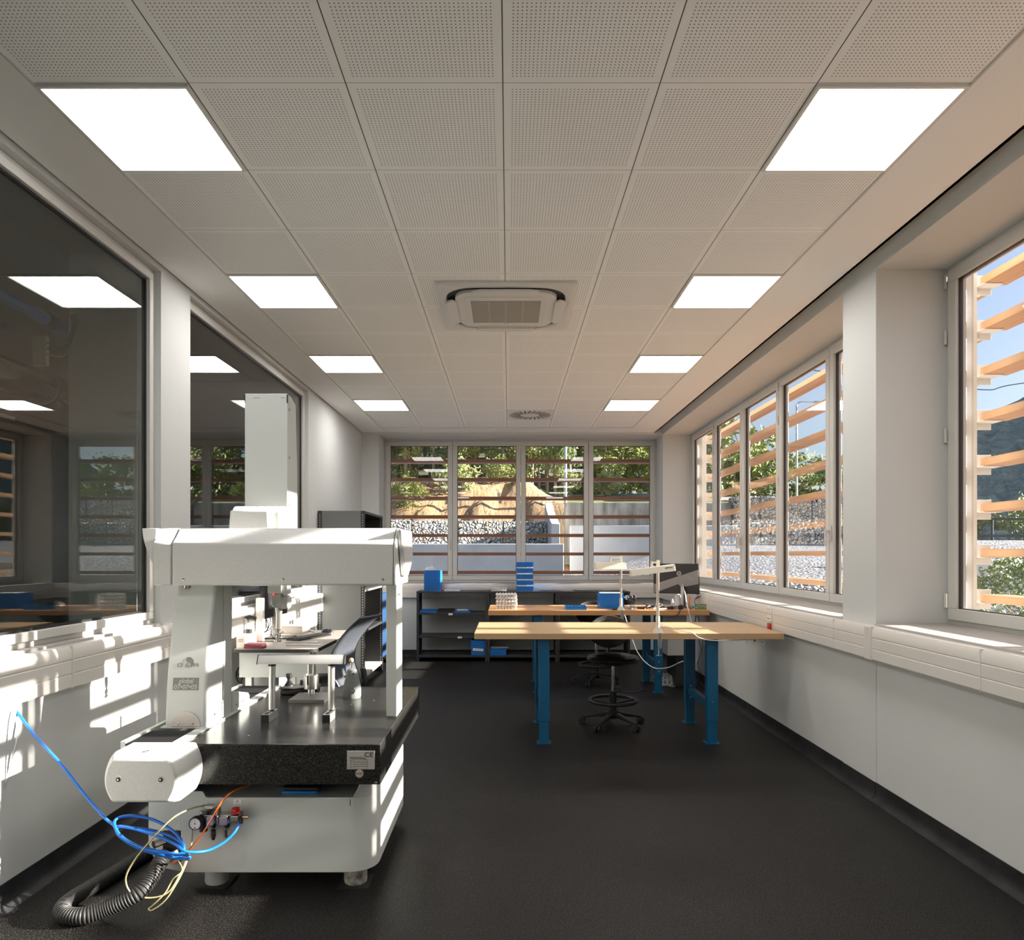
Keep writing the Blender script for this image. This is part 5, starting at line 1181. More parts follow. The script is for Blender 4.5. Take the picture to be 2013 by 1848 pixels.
# task lamps
def lamp(bx, by, bz, top, head_c, hw, hd, hh, roll, yaw, label, link):
    t = thing('task_lamp', label, 'lamp', (bx, by, bz), 'clamp-on task lamps')
    m_ = MB(); m_.lathe([(.044, bz), (.044, bz + .004), (.018, bz + .045), (.016, bz + .06), (.004, bz + .061)], (bx, by + .03, 0), 24); m_.build('base_cone', M['cream'], t)
    m_ = MB(); m_.box(bx - .014 + .006, bx + .018 + .004, by - .016, by - .004, bz - .12, bz + .003); m_.box(bx - .008, bx + .02, by - .016, by + .06, bz + .0003, bz + .004); m_.box(bx - .008, bx + .022, by - .016, by + .04, bz - .122, bz - .112)
    cl = m_.build('clamp', M['steel'], t, bevel=.002)
    m_ = MB(); m_.cyl((bx + .006, by + .018, bz - .18), (bx + .006, by + .018, bz - .055), .005, 10); m_.cyl((bx - .014, by + .018, bz - .178), (bx + .026, by + .018, bz - .178), .003, 8); m_.build('clamp_screw', M['steel'], cl)
    y = by + .03
    m_ = MB(); m_.tube([(bx, y, bz + .05), (bx, y, bz + .13)], .016, 12); m_.build('lower_joint', M['cream'], t)
    m_ = MB(); m_.box(bx - .009, bx + .009, y - .012, y + .012, bz + .11, top); m_.build('arm', M['cream'], t, bevel=.003)
    m_ = MB(); m_.box(bx - .012, bx + .014, y - .016, y + .016, top - .055, top + .012); m_.build('upper_joint', M['cream'], t, bevel=.003)
    ex, ez = link
    for dz in (-.008, -.045):
        m_ = MB(); m_.cyl((bx, y - .008, top + dz), (ex, y - .02, ez + dz), .005, 8); m_.build('link_bar', M['cream'], t)
    m_ = MB(); m_.tube([(ex, y - .02, ez - .0), (ex - .008, y - .03, ez - .05), (head_c[0] + (ex - head_c[0]) * .9, head_c[1], head_c[2] + hh / 2 + .0)], .011, 10); m_.build('head_joint', M['cream'], t)
    mt = Matrix.Translation(head_c) @ Matrix.Rotation(R(yaw), 4, 'Z') @ Matrix.Rotation(R(roll), 4, 'Y')
    m_ = MB()
    m_.prism([(-hd / 2, -hh / 2), (-hd / 2 + .012, -hh / 2 + .0), (-hd * .36, hh * .18), (hd * .36, hh * .18), (hd / 2 - .012, -hh / 2), (hd / 2, -hh / 2), (hd * .42, hh / 2), (-hd * .42, hh / 2)], 0, -hw / 2, hw / 2); m_.xf(mt); hd_ = m_.build('lamp_head', M['cream'], t, bevel=.002)
    m_ = MB()
    for s_ in (-1, 1): m_.box(s_ * hw / 2 - .003, s_ * hw / 2 + .003, -hd * .44, hd * .44, -hh / 2, hh / 2)
    m_.xf(mt); m_.build('end_cap', M['cream'], hd_)
    m_ = MB(); m_.box(-hw / 2 + .01, hw / 2 - .01, -hd * .33, hd * .33, hh * .02, hh * .14); m_.xf(mt); m_.build('tube_cover', M['white'], hd_)
    return t, hd_, mt
l1, h1, mt1 = lamp(gx(1295.5, 5.46), 5.475, B1Z, gz(1104, 5.5), (gx(1281, 5.42), 5.40, gz(1121, 5.42)), .335, .13, .050, -7.5, -4, 'cream task lamp clamped to the front bench with a tilted head', (gx(1281, 5.5), gz(1104, 5.5)))
m_ = MB(); m_.box(.09, .125, -.0635, -.0615, .004, .010); m_.box(.13, .148, -.0635, -.0615, .004, .009); m_.xf(mt1); m_.build('head_marking', M['ink'], h1)
lamp(gx(1222, 7.5), 7.515, B2Z, gz(1095, 7.55), (gx(1198, 7.45), 7.43, gz(1112.5, 7.45)), .325, .15, .07, 0, 3, 'cream task lamp clamped to the rear bench with a level head', (gx(1202, 7.5), gz(1096, 7.5)))
# cords of the lamps
hose('power_lead', 'white cord running from the front lamp over the bench edge to a tied bundle', 'cord',
     [(gx(1300, 5.5), 5.52, B1Z + .055), (gx(1315, 5.5), 5.50, gz(1233, 5.5)), (gx(1345, 5.48), 5.48, B1Z + .012), (gx(1362, 5.45), 5.455, B1Z + .003), (gx(1375, 5.44), 5.44, gz(1254, 5.44)), (gx(1400, 5.45), 5.44, gz(1259, 5.44)), (gx(1440, 5.5), 5.48, B1Z - .056), (gx(1470, 5.5), 5.50, B1Z - .055), (gx(1482, 5.5), 5.50, B1Z - .058), (gx(1495, 5.5), 5.50, B1Z - .085), (gx(1502, 5.5), 5.50, B1Z - .09), (gx(1500, 5.5), 5.5, B1Z - .06), (gx(1482, 5.5), 5.5, B1Z - .056), (gx(1474, 5.5), 5.5, B1Z - .085), (gx(1466, 5.5), 5.5, B1Z - .075), (gx(1472, 5.5), 5.5, B1Z - .056), (gx(1484, 5.5), 5.5, B1Z - .06)], .0035, M['white'])
m_ = MB(); m_.obox((gx(1483, 5.5), 5.5, B1Z - .061), (.014, .016, .012), Matrix.Rotation(.3, 3, 'Y')); tag(m_.build('cable_tie', M['red']), 'small red tie holding the cord bundle under the front bench', 'cable tie')
hose('power_lead', 'white cord of the rear lamp sagging behind the front bench legs', 'cord',
     [at(1228, 1209, 7.45), at(1232, 1222, 7.2), at(1238, 1243, 7.0), at(1245, 1262, 6.9), at(1254, 1283, 6.8), at(1270, 1303, 6.7), at(1290, 1314, 6.6), at(1315, 1312, 6.5), at(1335, 1303, 6.45), at(1352, 1297, 6.40)], .0045, M['white'])
hose('floor_cable', 'grey cable lying in a curve on the floor under the rear bench', 'cable', [onz(1306, 1340, .012), onz(1312, 1347, .008), onz(1322, 1350, .006), onz(1335, 1347, .006), onz(1345, 1340, .01)], .006, M['cmm_l'])
hose('wall_cable', 'black cable hanging from the rear bench to the floor near the right wall', 'cable', [at(1368, 1209, 7.6), at(1366, 1235, 7.5), at(1375, 1262, 7.4), at(1378, 1280, 7.35), at(1371, 1305, 7.3), at(1373, 1325, 7.3), at(1372, 1345, 7.6)], .0045, M['rubber'])
hose('wall_cable', 'black cable crossing another below the rear bench near the right wall', 'cable', [at(1372, 1209, 7.65), at(1380, 1250, 7.55), at(1381, 1275, 7.5), at(1373, 1300, 7.45), at(1378, 1325, 7.45), at(1385, 1338, 7.7)], .004, M['rubber'])
hose('pedal_cable', 'thin black cable along the floor to a foot pedal behind the stool', 'cable', [onz(1216, 1358, .01), onz(1235, 1360, .006), onz(1255, 1361, .006), onz(1262, 1357, .006), onz(1283, 1356, .006), onz(1300, 1352, .006)], .005, M['rubber'])
t = thing('foot_pedal', 'small black foot pedal on the floor behind the front stool', 'pedal', onz(1215, 1357, 0)); q = Vector(t.location)
m_ = MB(); m_.prism([(q.y - .05, 0), (q.y + .05, 0), (q.y + .05, .035), (q.y - .05, .015)], 0, q.x - .035, q.x + .035); m_.build('body', M['black'], t, bevel=.004)
m_ = MB(); m_.prism([(q.y - .04, .022), (q.y + .04, .04), (q.y + .04, .046), (q.y - .04, .028)], 0, q.x - .028, q.x + .028); m_.build('treadle', M['rubber'], t)

# ------------------------------------------------------------------ things on the rear bench
zz = B2Z
xs, ys = gx(995.5, 7.75), 7.74
for i in range(9):
    o = blister('blister_tray', f'white blister tray, {ORD[i + 1]} from bottom of the pile on the rear bench', 'blister tray pile on the rear bench', (xs + random.uniform(-.006, .006), ys + random.uniform(-.006, .006), zz + i * .0195), .235, .17, .019, random.uniform(-.05, .05), 7, 4, M['clear'] if i % 2 else M['white'])
loose(gx(1131.5, 7.66), 7.68, zz, .225, .20, .042, 'blue parts tray alone near the front edge of the rear bench')
for k in range(5):
    m_ = MB(); m_.box(-.014, .014, -.02, .02, 0, .012); o = m_.build('small_part', M['brass'] if k % 2 else M['steel'], bevel=.002); o.location = (gx(1131.5, 7.66) - .08 + k * .04, 7.64, zz + .0265); tag(o, f'small metal part in the lone blue tray, {ORD[k + 1]} from its left end', 'part', 'parts in the lone blue tray')
for k in range(5): pass
m_ = MB(); m_.box(gx(1131.5, 7.66) - .105, gx(1131.5, 7.66) + .105, 7.60, 7.76, zz + .004, zz + .026); tag(m_.build('foam_insert', M['anth']), 'dark insert inside the lone blue tray', 'insert')
stack(gx(1200, 7.85), 7.86, zz, .265, .24, .0235, 7, 'the stack beside the rear lamp', 'rear bench tray stack', .003)
m_ = MB(); m_.box(gx(1200, 7.85) - .12, gx(1200, 7.85) + .12, 7.76, 7.96, zz + 7 * .0241 + .001, zz + 7 * .0241 + .006); tag(m_.build('paper_sheet', M['paper']), 'white sheet on top of the blue stack on the rear bench', 'paper')
for k in range(3):
    m_ = MB(); m_.box(-.015, .015, -.012, .012, 0, .014); o = m_.build('plug', M['black'], bevel=.002); o.location = (gx(1207 + 5 * k, 7.55), 7.58, zz); tag(o, f'tiny black plug by the rear lamp, {ORD[k + 1]} from the left', 'plug', 'black plugs by the rear lamp')
# small vice / clamp holder
t = thing('bench_vice', 'small grey swivel vice on a round foot right of the rear lamp', 'vice', (gx(1243, 7.75), 7.75, zz)); vx = gx(1243, 7.75)
m_ = MB(); m_.lathe([(.055, zz), (.05, zz + .008), (.025, zz + .025), (.02, zz + .05), (.003, zz + .051)], (vx, 7.75, 0), 24); m_.build('base', M['steel'], t)
m_ = MB(); m_.ball((vx, 7.75, zz + .07), .027, 16); m_.build('swivel_ball', M['anth'], t)
m_ = MB(); m_.box(vx - .035, vx - .008, 7.72, 7.79, zz + .085, zz + .15); m_.build('jaw', M['anth'], t, bevel=.004)
m_ = MB(); m_.box(vx + .012, vx + .035, 7.72, 7.79, zz + .085, zz + .15); m_.build('jaw', M['anth'], t, bevel=.004)
m_ = MB(); m_.cyl((vx - .10, 7.755, zz + .125), (vx + .01, 7.755, zz + .125), .008, 12); m_.cyl((vx - .062, 7.755, zz + .10), (vx - .062, 7.755, zz + .15), .016, 12); m_.build('spindle', M['steel'], t)
# monitor seen from behind
t = thing('computer_monitor', 'wide black monitor seen from behind with a round logo on the rear bench', 'monitor', (1.93, 8.0, zz))
mc = Vector((gx(1329, 8.02), 8.02, gz(1139, 8.02)))
mt = Matrix.Translation(mc) @ Matrix.Rotation(R(-24), 4, 'Z') @ Matrix.Rotation(R(6), 4, 'X')
m_ = MB(); m_.box(-.262, .262, 0, .022, -.168, .182); m_.xf(mt); m_.build('screen', M['black'], t, bevel=.004)
m_ = MB(); m_.prism([(-.255, -.06), (.255, .115), (.255, -.05), (.07, -.09), (.02, -.055), (-.255, -.165)], 1, -.006, .0); m_.xf(mt)
mb = m_.build('back_shell', mat('satin_shell', (.30, .30, .30), .4, .2), t, bevel=.001)
m_ = MB(); m_.box(-.255, .255, -.0045, 0, -.16, .172); m_.xf(mt); m_.build('back_cover', M['anth'], t, bevel=.002)
m_ = MB(); m_.cyl((.035, -.0075, .07), (.035, -.006, .07), .027, 28); m_.xf(mt); lg = m_.build('logo_disc', mat('logo_blue', (.42, .44, .46), .3, .5), t)
m_ = MB()
for (x, s_) in ((.025, 1), (.037, -1)):
    m_.obox((x, -.0085, .07 + .006 * s_), (.0032, .001, .032), Matrix.Rotation(R(18), 3, 'Y')); m_.obox((x + .008, -.0085, .07 - .002 * s_), (.0032, .001, .020), Matrix.Rotation(R(18), 3, 'Y')); m_.obox((x + .004, -.0085, .072 + .006), (.010, .001, .003), Matrix.Rotation(0, 3, 'Y'))
m_.xf(mt); m_.build('logo_letters', M['ink'], lg)
m_ = MB(); m_.obox((gx(1342, 7.95), 7.965, (zz + 1.16) / 2), (.032, .03, 1.16 - zz), Matrix.Rotation(R(-24), 3, 'Z')); m_.build('stand_column', M['alu'], t, bevel=.004)
m_ = MB(); m_.obox((gx(1342, 7.95) + .02, 7.98, (zz + 1.15) / 2), (.022, .034, 1.14 - zz), Matrix.Rotation(R(-24), 3, 'Z')); m_.build('stand_back', M['black'], t, bevel=.004)
m_ = MB(); m_.obox((gx(1342, 7.95), 7.95, zz + .006), (.24, .20, .012), Matrix.Rotation(R(-24), 3, 'Z')); m_.build('stand_foot', mat('grey_foot', (.2, .2, .21), .4), t, bevel=.003)
def bottle(px, py, Y, r_, h_, m, mc_, label, name='bottle', cap=.3):
    p = Vector((gx(px, Y), Y, zz)); t = thing(name, label, 'bottle', p)
    m_ = MB(); m_.lathe([(r_ * .9, zz), (r_, zz + .004), (r_, zz + h_ * (1 - cap) - .01), (r_ * .55, zz + h_ * (1 - cap))], (p.x, Y, 0), 20); m_.build('body', m, t)
    m_ = MB(); m_.lathe([(r_ * .5, zz + h_ * (1 - cap)), (r_ * .45, zz + h_ * .9), (r_ * .12, zz + h_)], (p.x, Y, 0), 16); m_.build('cap', mc_, t)
bottle(1332, 1190, 8.1, .036, .165, M['white'], M['white'], 'round white bottle standing left of the monitor column', cap=.15)
bottle(1322, 1190, 7.9, .022, .10, M['clear'], M['white'], 'short frosted bottle at the left of the white one')
bottle(1355, 1190, 7.95, .016, .135, M['orange'], M['orange'], 'slim orange nozzle bottle right of the monitor column', cap=.7)
t = thing('circuit_board', 'green circuit board propped upright at the right end of the rear bench', 'circuit board', (gx(1378, 7.62), 7.62, zz))
m_ = MB(); m_.box(gx(1367, 7.6), gx(1389.5, 7.6), 7.615, 7.625, zz + .0, gz(1187.5, 7.6)); m_.build('board', M['pcb'], t)
m_ = MB()
for k in range(10): x = gx(1368.5 + 2 * k, 7.6); z = zz + .012 + .035 * random.random(); m_.box(x, x + .007, 7.609, 7.615, z, z + .009)
m_.build('component', mat('pale_component', (.5, .5, .45), .4), t)
boxt('adhesive_roll', 'small turquoise part behind the circuit board', 'part', (gx(1358, 7.9), 7.86, zz), .05, .04, .022, mat('turquoise', (.02, .35, .36), .4))
boxt('red_cap', 'small red cap between the turquoise part and the circuit board', 'cap', (gx(1358, 7.7), 7.70, zz), .02, .02, .016, M['red'])
random.seed(11)
names = ['black flat adapter nearest the rear bench lamp', 'long black cable duct piece lying on the rear bench', 'grey cable adapter on the rear bench', 'black charger in the cable tangle', 'white power strip in the cable tangle', 'black plug near the monitor column']
for k, (px, Y, sx, sy, sz, mm, ro) in enumerate(((1262, 7.75, .10, .06, .02, 'black', 5), (1285, 7.9, .18, .05, .025, 'black', -4), (1290, 7.68, .08, .03, .018, 'cmm', 12), (1318, 7.68, .07, .05, .032, 'black', -10), (1300, 7.6, .12, .03, .018, 'white', 4), (1338, 7.64, .05, .03, .045, 'black', 20))):
    boxt('power_adapter', names[k], 'adapter', (gx(px, Y), Y, zz), sx, sy, sz, M[mm], ro, .004)
for k in range(9):
    x = gx(1270 + 9 * k, 7.7); pts = [(x + random.uniform(-.06, .06), 7.62 + random.uniform(0, .22), zz + .006 + (random.random() * .05 if 0 < i < 4 else 0)) for i in range(5)]
    hose('tangled_cable', f'thin cable in the tangle on the rear bench, {ORD[k + 1]} from the left', 'cable', pts, .0035, M['rubber'] if k % 3 else M['white'])
hose('monitor_lead', 'black lead from behind the monitor column down to the tangle', 'cable', [at(1340, 1150, 7.9), at(1347, 1165, 7.86), at(1349, 1180, 7.8), (gx(1345, 7.75), 7.72, zz + .01)], .005, M['rubber'])
hose('white_lead', 'white lead from the monitor over the rear bench edge to the floor', 'cable', [at(1341, 1149, 7.92), at(1346, 1165, 7.8), at(1350, 1185, 7.6), (gx(1353, 7.47), 7.47, zz + .01), at(1357, 1215, 7.47), at(1361, 1235, 7.45), at(1362, 1260, 7.44)], .0045, M['white'])
hose('drooping_lead', 'black lead drooping below the rear bench edge right of the front lamp', 'cable', [(gx(1338, 7.5), 7.52, zz + .006), (gx(1337, 7.47), 7.475, zz), at(1334, 1206, 7.47), at(1328, 1211, 7.47), at(1308, 1212, 7.48), at(1295, 1210, 7.5)], .006, M['rubber'])
hose('scanner_lead', 'thin black lead rising to the socket beside the circuit board', 'cable', [(gx(1372, 7.7), 7.72, zz + .006), at(1366, 1185, 7.75), at(1368, 1176, 7.8), at(1377, 1172, 7.9), (XR - TD - .02, 8.1, .985)], .0035, M['rubber'])
# under the rear bench
t = thing('computer_tower', 'black computer tower on the floor under the right end of the rear bench', 'computer', (1.95, 8.0, 0))
m_ = MB(); m_.box(gx(1328, 7.85), gx(1349, 7.85), 7.85, 8.28, 0, .50); m_.build('case', M['black'], t, bevel=.004)
m_ = MB(); m_.box(gx(1328.5, 7.85), gx(1348.5, 7.85), 7.843, 7.85, .03, .48); m_.build('front_panel', M['anth'], t)
t = thing('control_box', 'white metal box fixed under the rear bench top', 'control box', (1.8, 7.9, .6))
m_ = MB(); m_.box(gx(1312, 7.7), gx(1350, 7.7), 7.7, 7.95, gz(1289, 7.7), B2Z - .053); m_.build('housing', mat('pale_housing', (.55, .54, .52), .5), t, bevel=.006)
m_ = MB(); m_.cyl((gx(1320, 7.7), 7.699, gz(1284, 7.7)), (gx(1320, 7.7), 7.7, gz(1284, 7.7)), .006, 12); m_.build('screw', M['steel'], t)
blister('blister_tray', 'lower of two grid shaped clear trays on the floor under the rear bench', 'blister trays on the floor', (1.83, 8.08, 0), .24, .22, .055, 0, 5, 4, M['clear'])
blister('blister_tray', 'upper of two grid shaped clear trays on the floor under the rear bench', 'blister trays on the floor', (1.825, 8.09, .0555), .23, .21, .055, .03, 5, 4, M['clear'])

# ================================================================== outside: louvres
def slat(ax, a0, a1, b0, b1, z, m, label, group, joints, ends):
    c0 = Vector(((b0 + b1) / 2, (a0 + a1) / 2, z)) if ax == 1 else Vector(((a0 + a1) / 2, (b0 + b1) / 2, z))
    t = thing('sun_louvre', label, 'louvre slat', c0, group)
    cuts = [a0] + list(joints) + [a1]
    for p, q in zip(cuts, cuts[1:]):
        m_ = MB()
        if ax == 1: m_.box(b0, b1, p + .002, q - .002, z - .025, z + .025)
        else: m_.box(p + .002, q - .002, b0, b1, z - .025, z + .025)
        m_.build('board', m, t, bevel=.002)
    for e in ends:
        m_ = MB()
        if ax == 1:
            m_.box(b0 - .012, b0 + .12, e - .05, e + .05, z - .032, z - .0255); m_.box(b0 - .012, b0 + .10, e + .040, e + .046, z - .075, z + .055)
        else:
            m_.box(e - .05, e + .05, b0 - .012, b0 + .12, z - .032, z - .0255)
        m_.build('bracket', M['bracket'], t, bevel=.001)
ZS = [3.31 - .3 * k for k in range(9)]
for k, z in enumerate(ZS):
    zr = 3.282 - .2935 * k
    slat(1, NEAR0 - .2, 4.50, 3.06, 3.23, zr, M['slat'], f'orange wood slat outside the nearest right window, {ORD[k + 1]} from the top', 'slats outside the nearest right window', (2.7,), (4.50,))
    slat(1, 4.68, 10.70, 3.06, 3.23, zr, M['slat'], f'orange wood slat outside the long right window, {ORD[k + 1]} from the top', 'slats outside the long right window', (7.8,), (4.73, 10.64))
    slat(0, -2.6, 3.0, 11.17, 11.37, z + .005, M['slatx'], f'shaded brown wood slat outside the back window, {ORD[k + 1]} from the top', 'slats outside the back window', (.20,), ())
for n_, (y0, y1, x1) in enumerate(((4.505, 4.675, 3.045), (10.71, 10.85, 3.06), (.55, .73, 3.045))):
    o = MB(); o.box(OX, x1, y0, y1, -.4, 4.2); struct(o.build(f'trim_{8 + n_}', M['render_out']), ['cream fin outside the pier holding the slat brackets', 'cream corner fin beyond the long right window', 'cream fin outside the near end of the right wall'][n_], 'facade fin')
for n_, x in enumerate((-2.62, 3.02)):
    o = MB(); o.box(x - .05, x + .05, BO, 11.45, -.4, 4.2); struct(o.build(f'trim_{11 + n_}', M['render_out']), ['cream fin at the left end of the back louvres', 'cream fin at the right end of the back louvres'][n_], 'facade fin')
o = MB(); o.box(-9.3, 3.1, YF - .3, BO + .3, H + 1.1, H + 1.2); struct(o.build('ceiling_3', M['concrete']), 'flat roof slab above the laboratory', 'roof')

# ------------------------------------------------------------------ ground
def sm(a, b, x): t = max(0, min(1, (x - a) / (b - a))); return t * t * (3 - 2 * t)
def hill_noise(x, y): return .35 * math.sin(x * .9 + y * .4) + .25 * math.sin(x * 2.1 - y * 1.3 + 1) + .18 * math.sin(x * 3.9 + y * 3.1)
def HT(x, y):
    h = -.45
    h += (1.45 * sm(-3, 6, x) + .05 * max(0, y - 14) * sm(4, 9, x)) * sm(12.2, 14.2, y)
    r = sm(33.5, 35.5, y)
    left = 3.2 + 2.3 * sm(34.5, 38.5, y) + .12 * max(0, min(y, 45) - 38) + .26 * max(0, y - 45)
    right = 3.9 + .13 * max(0, min(y, 46) - 34)
    k = sm(.5, 3.2, x); k2 = sm(6, 11, x)
    tgt = left * (1 - k) + (right + .26 * max(0, y - 48) * (1 - k2)) * k
    h = h * (1 - r) + tgt * r
    if 32.5 < y < 46 and x < 3.5: h += hill_noise(x * 2.2, y * 1.2) * .32 * sm(33.5, 35, y) * (1 - sm(42, 46, y)) * (1 - sm(1, 3.5, x))
    if x > 14: h = h * (1 - sm(14, 18, x)) + sm(14, 18, x) * (-.45 + 1.5 * sm(12.2, 14.2, y) + 1.05 * sm(14, 30, y))
    return h
def terrain(name, label, x0, x1, y0, y1, step, m, hole=None, dz=0, kind='structure'):
    m_ = MB(); nx = int((x1 - x0) / step); ny = int((y1 - y0) / step)
    V_ = {}
    for j in range(ny + 1):
        for i in range(nx + 1):
            x, y = x0 + (x1 - x0) * i / nx, y0 + (y1 - y0) * j / ny; V_[i, j] = m_.b.verts.new((x, y, HT(x, y) + dz))
    for j in range(ny):
        for i in range(nx):
            m_._f([V_[i, j], V_[i + 1, j], V_[i + 1, j + 1], V_[i, j + 1]])
    o = m_.build(name, m, norm=False); o.data.shade_smooth(); return tag(o, label, 'ground', kind=kind)
terrain('ground', 'grey gravel ground and embankment outside the windows', -30, 60, -30, 33, 1.0, M['gravel'])
# rock cutting with slanted orange and grey streaks
def rock_mat():
    m = bpy.data.materials.new('orange_rock'); m.use_nodes = True; n = m.node_tree.nodes; l = m.node_tree.links; b = n['Principled BSDF']
    tc = n.new('ShaderNodeTexCoord'); mp = n.new('ShaderNodeMapping'); mp.inputs['Rotation'].default_value = (.1, .25, .2); mp.inputs['Scale'].default_value = (2.2, .8, .38); l.new(tc.outputs['Object'], mp.inputs[0])
    t = n.new('ShaderNodeTexNoise'); t.inputs['Scale'].default_value = 1.6; t.inputs['Detail'].default_value = 8; t.inputs['Roughness'].default_value = .68; t.inputs['Distortion'].default_value = .9; l.new(mp.outputs[0], t.inputs[0])
    c = n.new('ShaderNodeValToRGB'); l.new(t.outputs[0], c.inputs[0]); e = c.color_ramp.elements
    e[0].position = .36; e[0].color = (.07, .05, .03, 1); e[1].position = .45; e[1].color = (.36, .30, .22, 1)
    for p, q in ((.50, (.66, .33, .11)), (.56, (.38, .33, .25)), (.61, (.74, .44, .18)), (.69, (.22, .19, .12))): x = e.new(p); x.color = (*q, 1)
    l.new(c.outputs[0], b.inputs['Base Color']); b.inputs['Roughness'].default_value = .9
    u = n.new('ShaderNodeBump'); u.inputs['Strength'].default_value = 1; u.inputs['Distance'].default_value = .35; l.new(t.outputs[0], u.inputs['Height']); l.new(u.outputs[0], b.inputs['Normal'])
    return m
terrain('rock_cutting', 'orange and grey rock cutting behind the stone filled wall', -30, 3.0, 32.6, 41, .4, rock_mat())
terrain('wooded_slope', 'shaded wooded slope above the rock cutting', -34, 40, 40.8, 95, 1.2, M['forest_floor'])
terrain('grass_verge', 'rough grass beside the road on the right of the back view', 3.0, 14, 32.6, 41, .6, M['grass'])
terrain('road_terrace', 'grassy terrace right of the building', 14, 60, 32.6, 41, .8, M['grass'])
m_ = MB()
for j in range(10):
    y0 = 37.5 + j * .8; a = [(5.4 + j * .1, y0), (13.5, y0), (13.5, y0 + .8), (5.5 + j * .1, y0 + .8)]
    m_._f([m_.b.verts.new((x, y, HT(x, y) + .06)) for x, y in a])
tag(m_.build('road', M['asphalt'], solid=.05), 'grey road curving up past the bushes in the back view', 'road', kind='structure')
# far mountain with woods
m_ = MB(); V_ = {}
NR, NA = 26, 120
for i in range(NA + 1):
    a = R(8 + 100 * i / NA); th = math.tan(a) if a < R(85) else 10
    hf = .035 + .125 * sm(.46, .66, th) + .035 * sm(.66, .9, th) - .09 * sm(1.3, 2.6, th)
    hf += .006 * math.sin(a * 31) + .003 * math.sin(a * 77)
    for j in range(NR + 1):
        d = 120 + 130 * j / NR; u = j / NR
        z = -1 + hf * 250 / math.cos(min(a, R(50))) * .86 * sm(0, 1.0, u) + (1.2 * math.sin(d * .4 + a * 60) + .9 * math.sin(a * 210 + d * .23)) * sm(.1, .3, u)
        V_[i, j] = m_.b.verts.new((d * math.sin(a), d * math.cos(a), z))
for i in range(NA):
    for j in range(NR): m_._f([V_[i, j], V_[i + 1, j], V_[i + 1, j + 1], V_[i, j + 1]])
mm = mat('distant_woods', (.17, .23, .21), .95, noise=(.35, (.28, .34, .28), 1), bump=(.55, 1, 3.0))  # bluish distance haze is mixed into the colour of the woods
struct(m_.build('hills', mm, norm=False), 'wooded mountain far away behind the nearest right window', 'mountain')
m_ = MB(); m_.box(-180, 260, -150, 250, -1.2, -1.0); struct(m_.build('ground_plain', M['grass']), 'flat land far around the building', 'ground')

# ------------------------------------------------------------------ walls, rail, poles
def wallbox(name, label, cat, x0, x1, y0, y1, z0, z1, m, cope=None):
    m_ = MB(); m_.box(x0, x1, y0, y1, z0, z1)
    return tag(m_.build(name, m, bevel=.02), label, cat)
wallbox('retaining_wall', 'long pale concrete wall across the middle of the back view', 'retaining wall', -22, 2.2, 27.5, 27.8, -.5, 1.92, M['concrete'])
wallbox('retaining_wall', 'low concrete wall below the weathered one on the right of the back view', 'retaining wall', 2.85, 10.5, 31.8, 32.1, .3, 2.82, M['concrete'])
wallbox('retaining_wall', 'dark streaked weathered concrete wall below the road', 'retaining wall', 2.75, 10.8, 33.6, 34.0, 1.0, 4.0, M['old_concrete'])
m_ = MB(); m_.prism([(28.2, .3), (33.2, .3), (33.2, 3.95), (32.2, 3.6), (30.4, 3.15), (28.2, 2.75)], 0, 1.75, 2.1); tag(m_.build('wing_wall', M['concrete'], bevel=.02), 'stepped white concrete wing wall beside the stone filled wall', 'retaining wall')
def gabion(label, x0, x1, y0, y1, z0, z1, n):
    t = thing('gabion_wall', label, 'gabion wall', ((x0 + x1) / 2, y0, z0))
    w_ = (x1 - x0) / n
    for i in range(n):
        m_ = MB(); m_.box(x0 + i * w_ + .01, x0 + (i + 1) * w_ - .01, y0, y1, z0, z1); m_.build('stone_cage', M['gabion'], t, bevel=.05)
    return t
gb = gabion('wall of caged stones behind the long concrete wall', 1.72 - 14, 1.72, 31, 32, -.4, 2.97, 7)
gb.location = (1.72 - 7 * math.cos(R(12)), 31 - 7 * math.sin(R(12)), -.4); gb.rotation_euler.z = R(12)



gabion('lower terrace of caged stones right of the road', 10.6, 17, 32.6, 33.4, .3, 3.0, 5)
gabion('upper terrace of caged stones right of the road', 10.9, 17.2, 33.5, 34.4, .8, 4.3, 5)
wallbox('retaining_wall', 'concrete parapet low outside the nearest right window', 'retaining wall', 6.6, 16, 13.0, 13.25, -.4, 1.33, M['concrete'])
t = thing('guard_rail', 'dark metal guard rail along the road outside the nearest right window', 'guard rail', (24, 30, 2.0))
for z in (3.03, 2.30):
    m_ = MB(); m_.box(16.5, 40, 30, 30.05, z - .05, z + .05); m_.build('rail', M['anth'], t)
for k in range(6):
    m_ = MB(); m_.cyl((17 + 4 * k, 30.1, .4), (17 + 4 * k, 30.1, 3.1), .05, 10); m_.build('post', M['anth'], t)
t = thing('lamp_pole', 'tall pale metal pole right of the middle in the back view', 'pole', (gx(1111.6, 36), 36, 3.9)); q = t.location
m_ = MB(); m_.cyl((q.x, 36, 3.6), (q.x, 36, 13), .085, 14, .06); m_.build('pole', M['galv'], t)
m_ = MB(); m_.box(q.x - .15, q.x + .15, 35.85, 36.15, 3.5, 4.15); m_.build('base', M['concrete'], t)
q = Vector((gx(1566, 40), 40, 4.5)); t = thing('street_lamp', 'street lamp with a side arm seen through the long right window', 'street lamp', q)
m_ = MB(); m_.cyl((q.x, 40, 1.5), (q.x, 40, gz(795, 40)), .07, 12, .05); m_.build('pole', M['galv'], t)
m_ = MB(); m_.tube(spline([(q.x, 40, gz(796, 40)), (q.x + .25, 40, gz(790, 40)), (q.x + 1.1, 40, gz(790, 40))]), .035, 8); m_.build('arm', M['galv'], t)
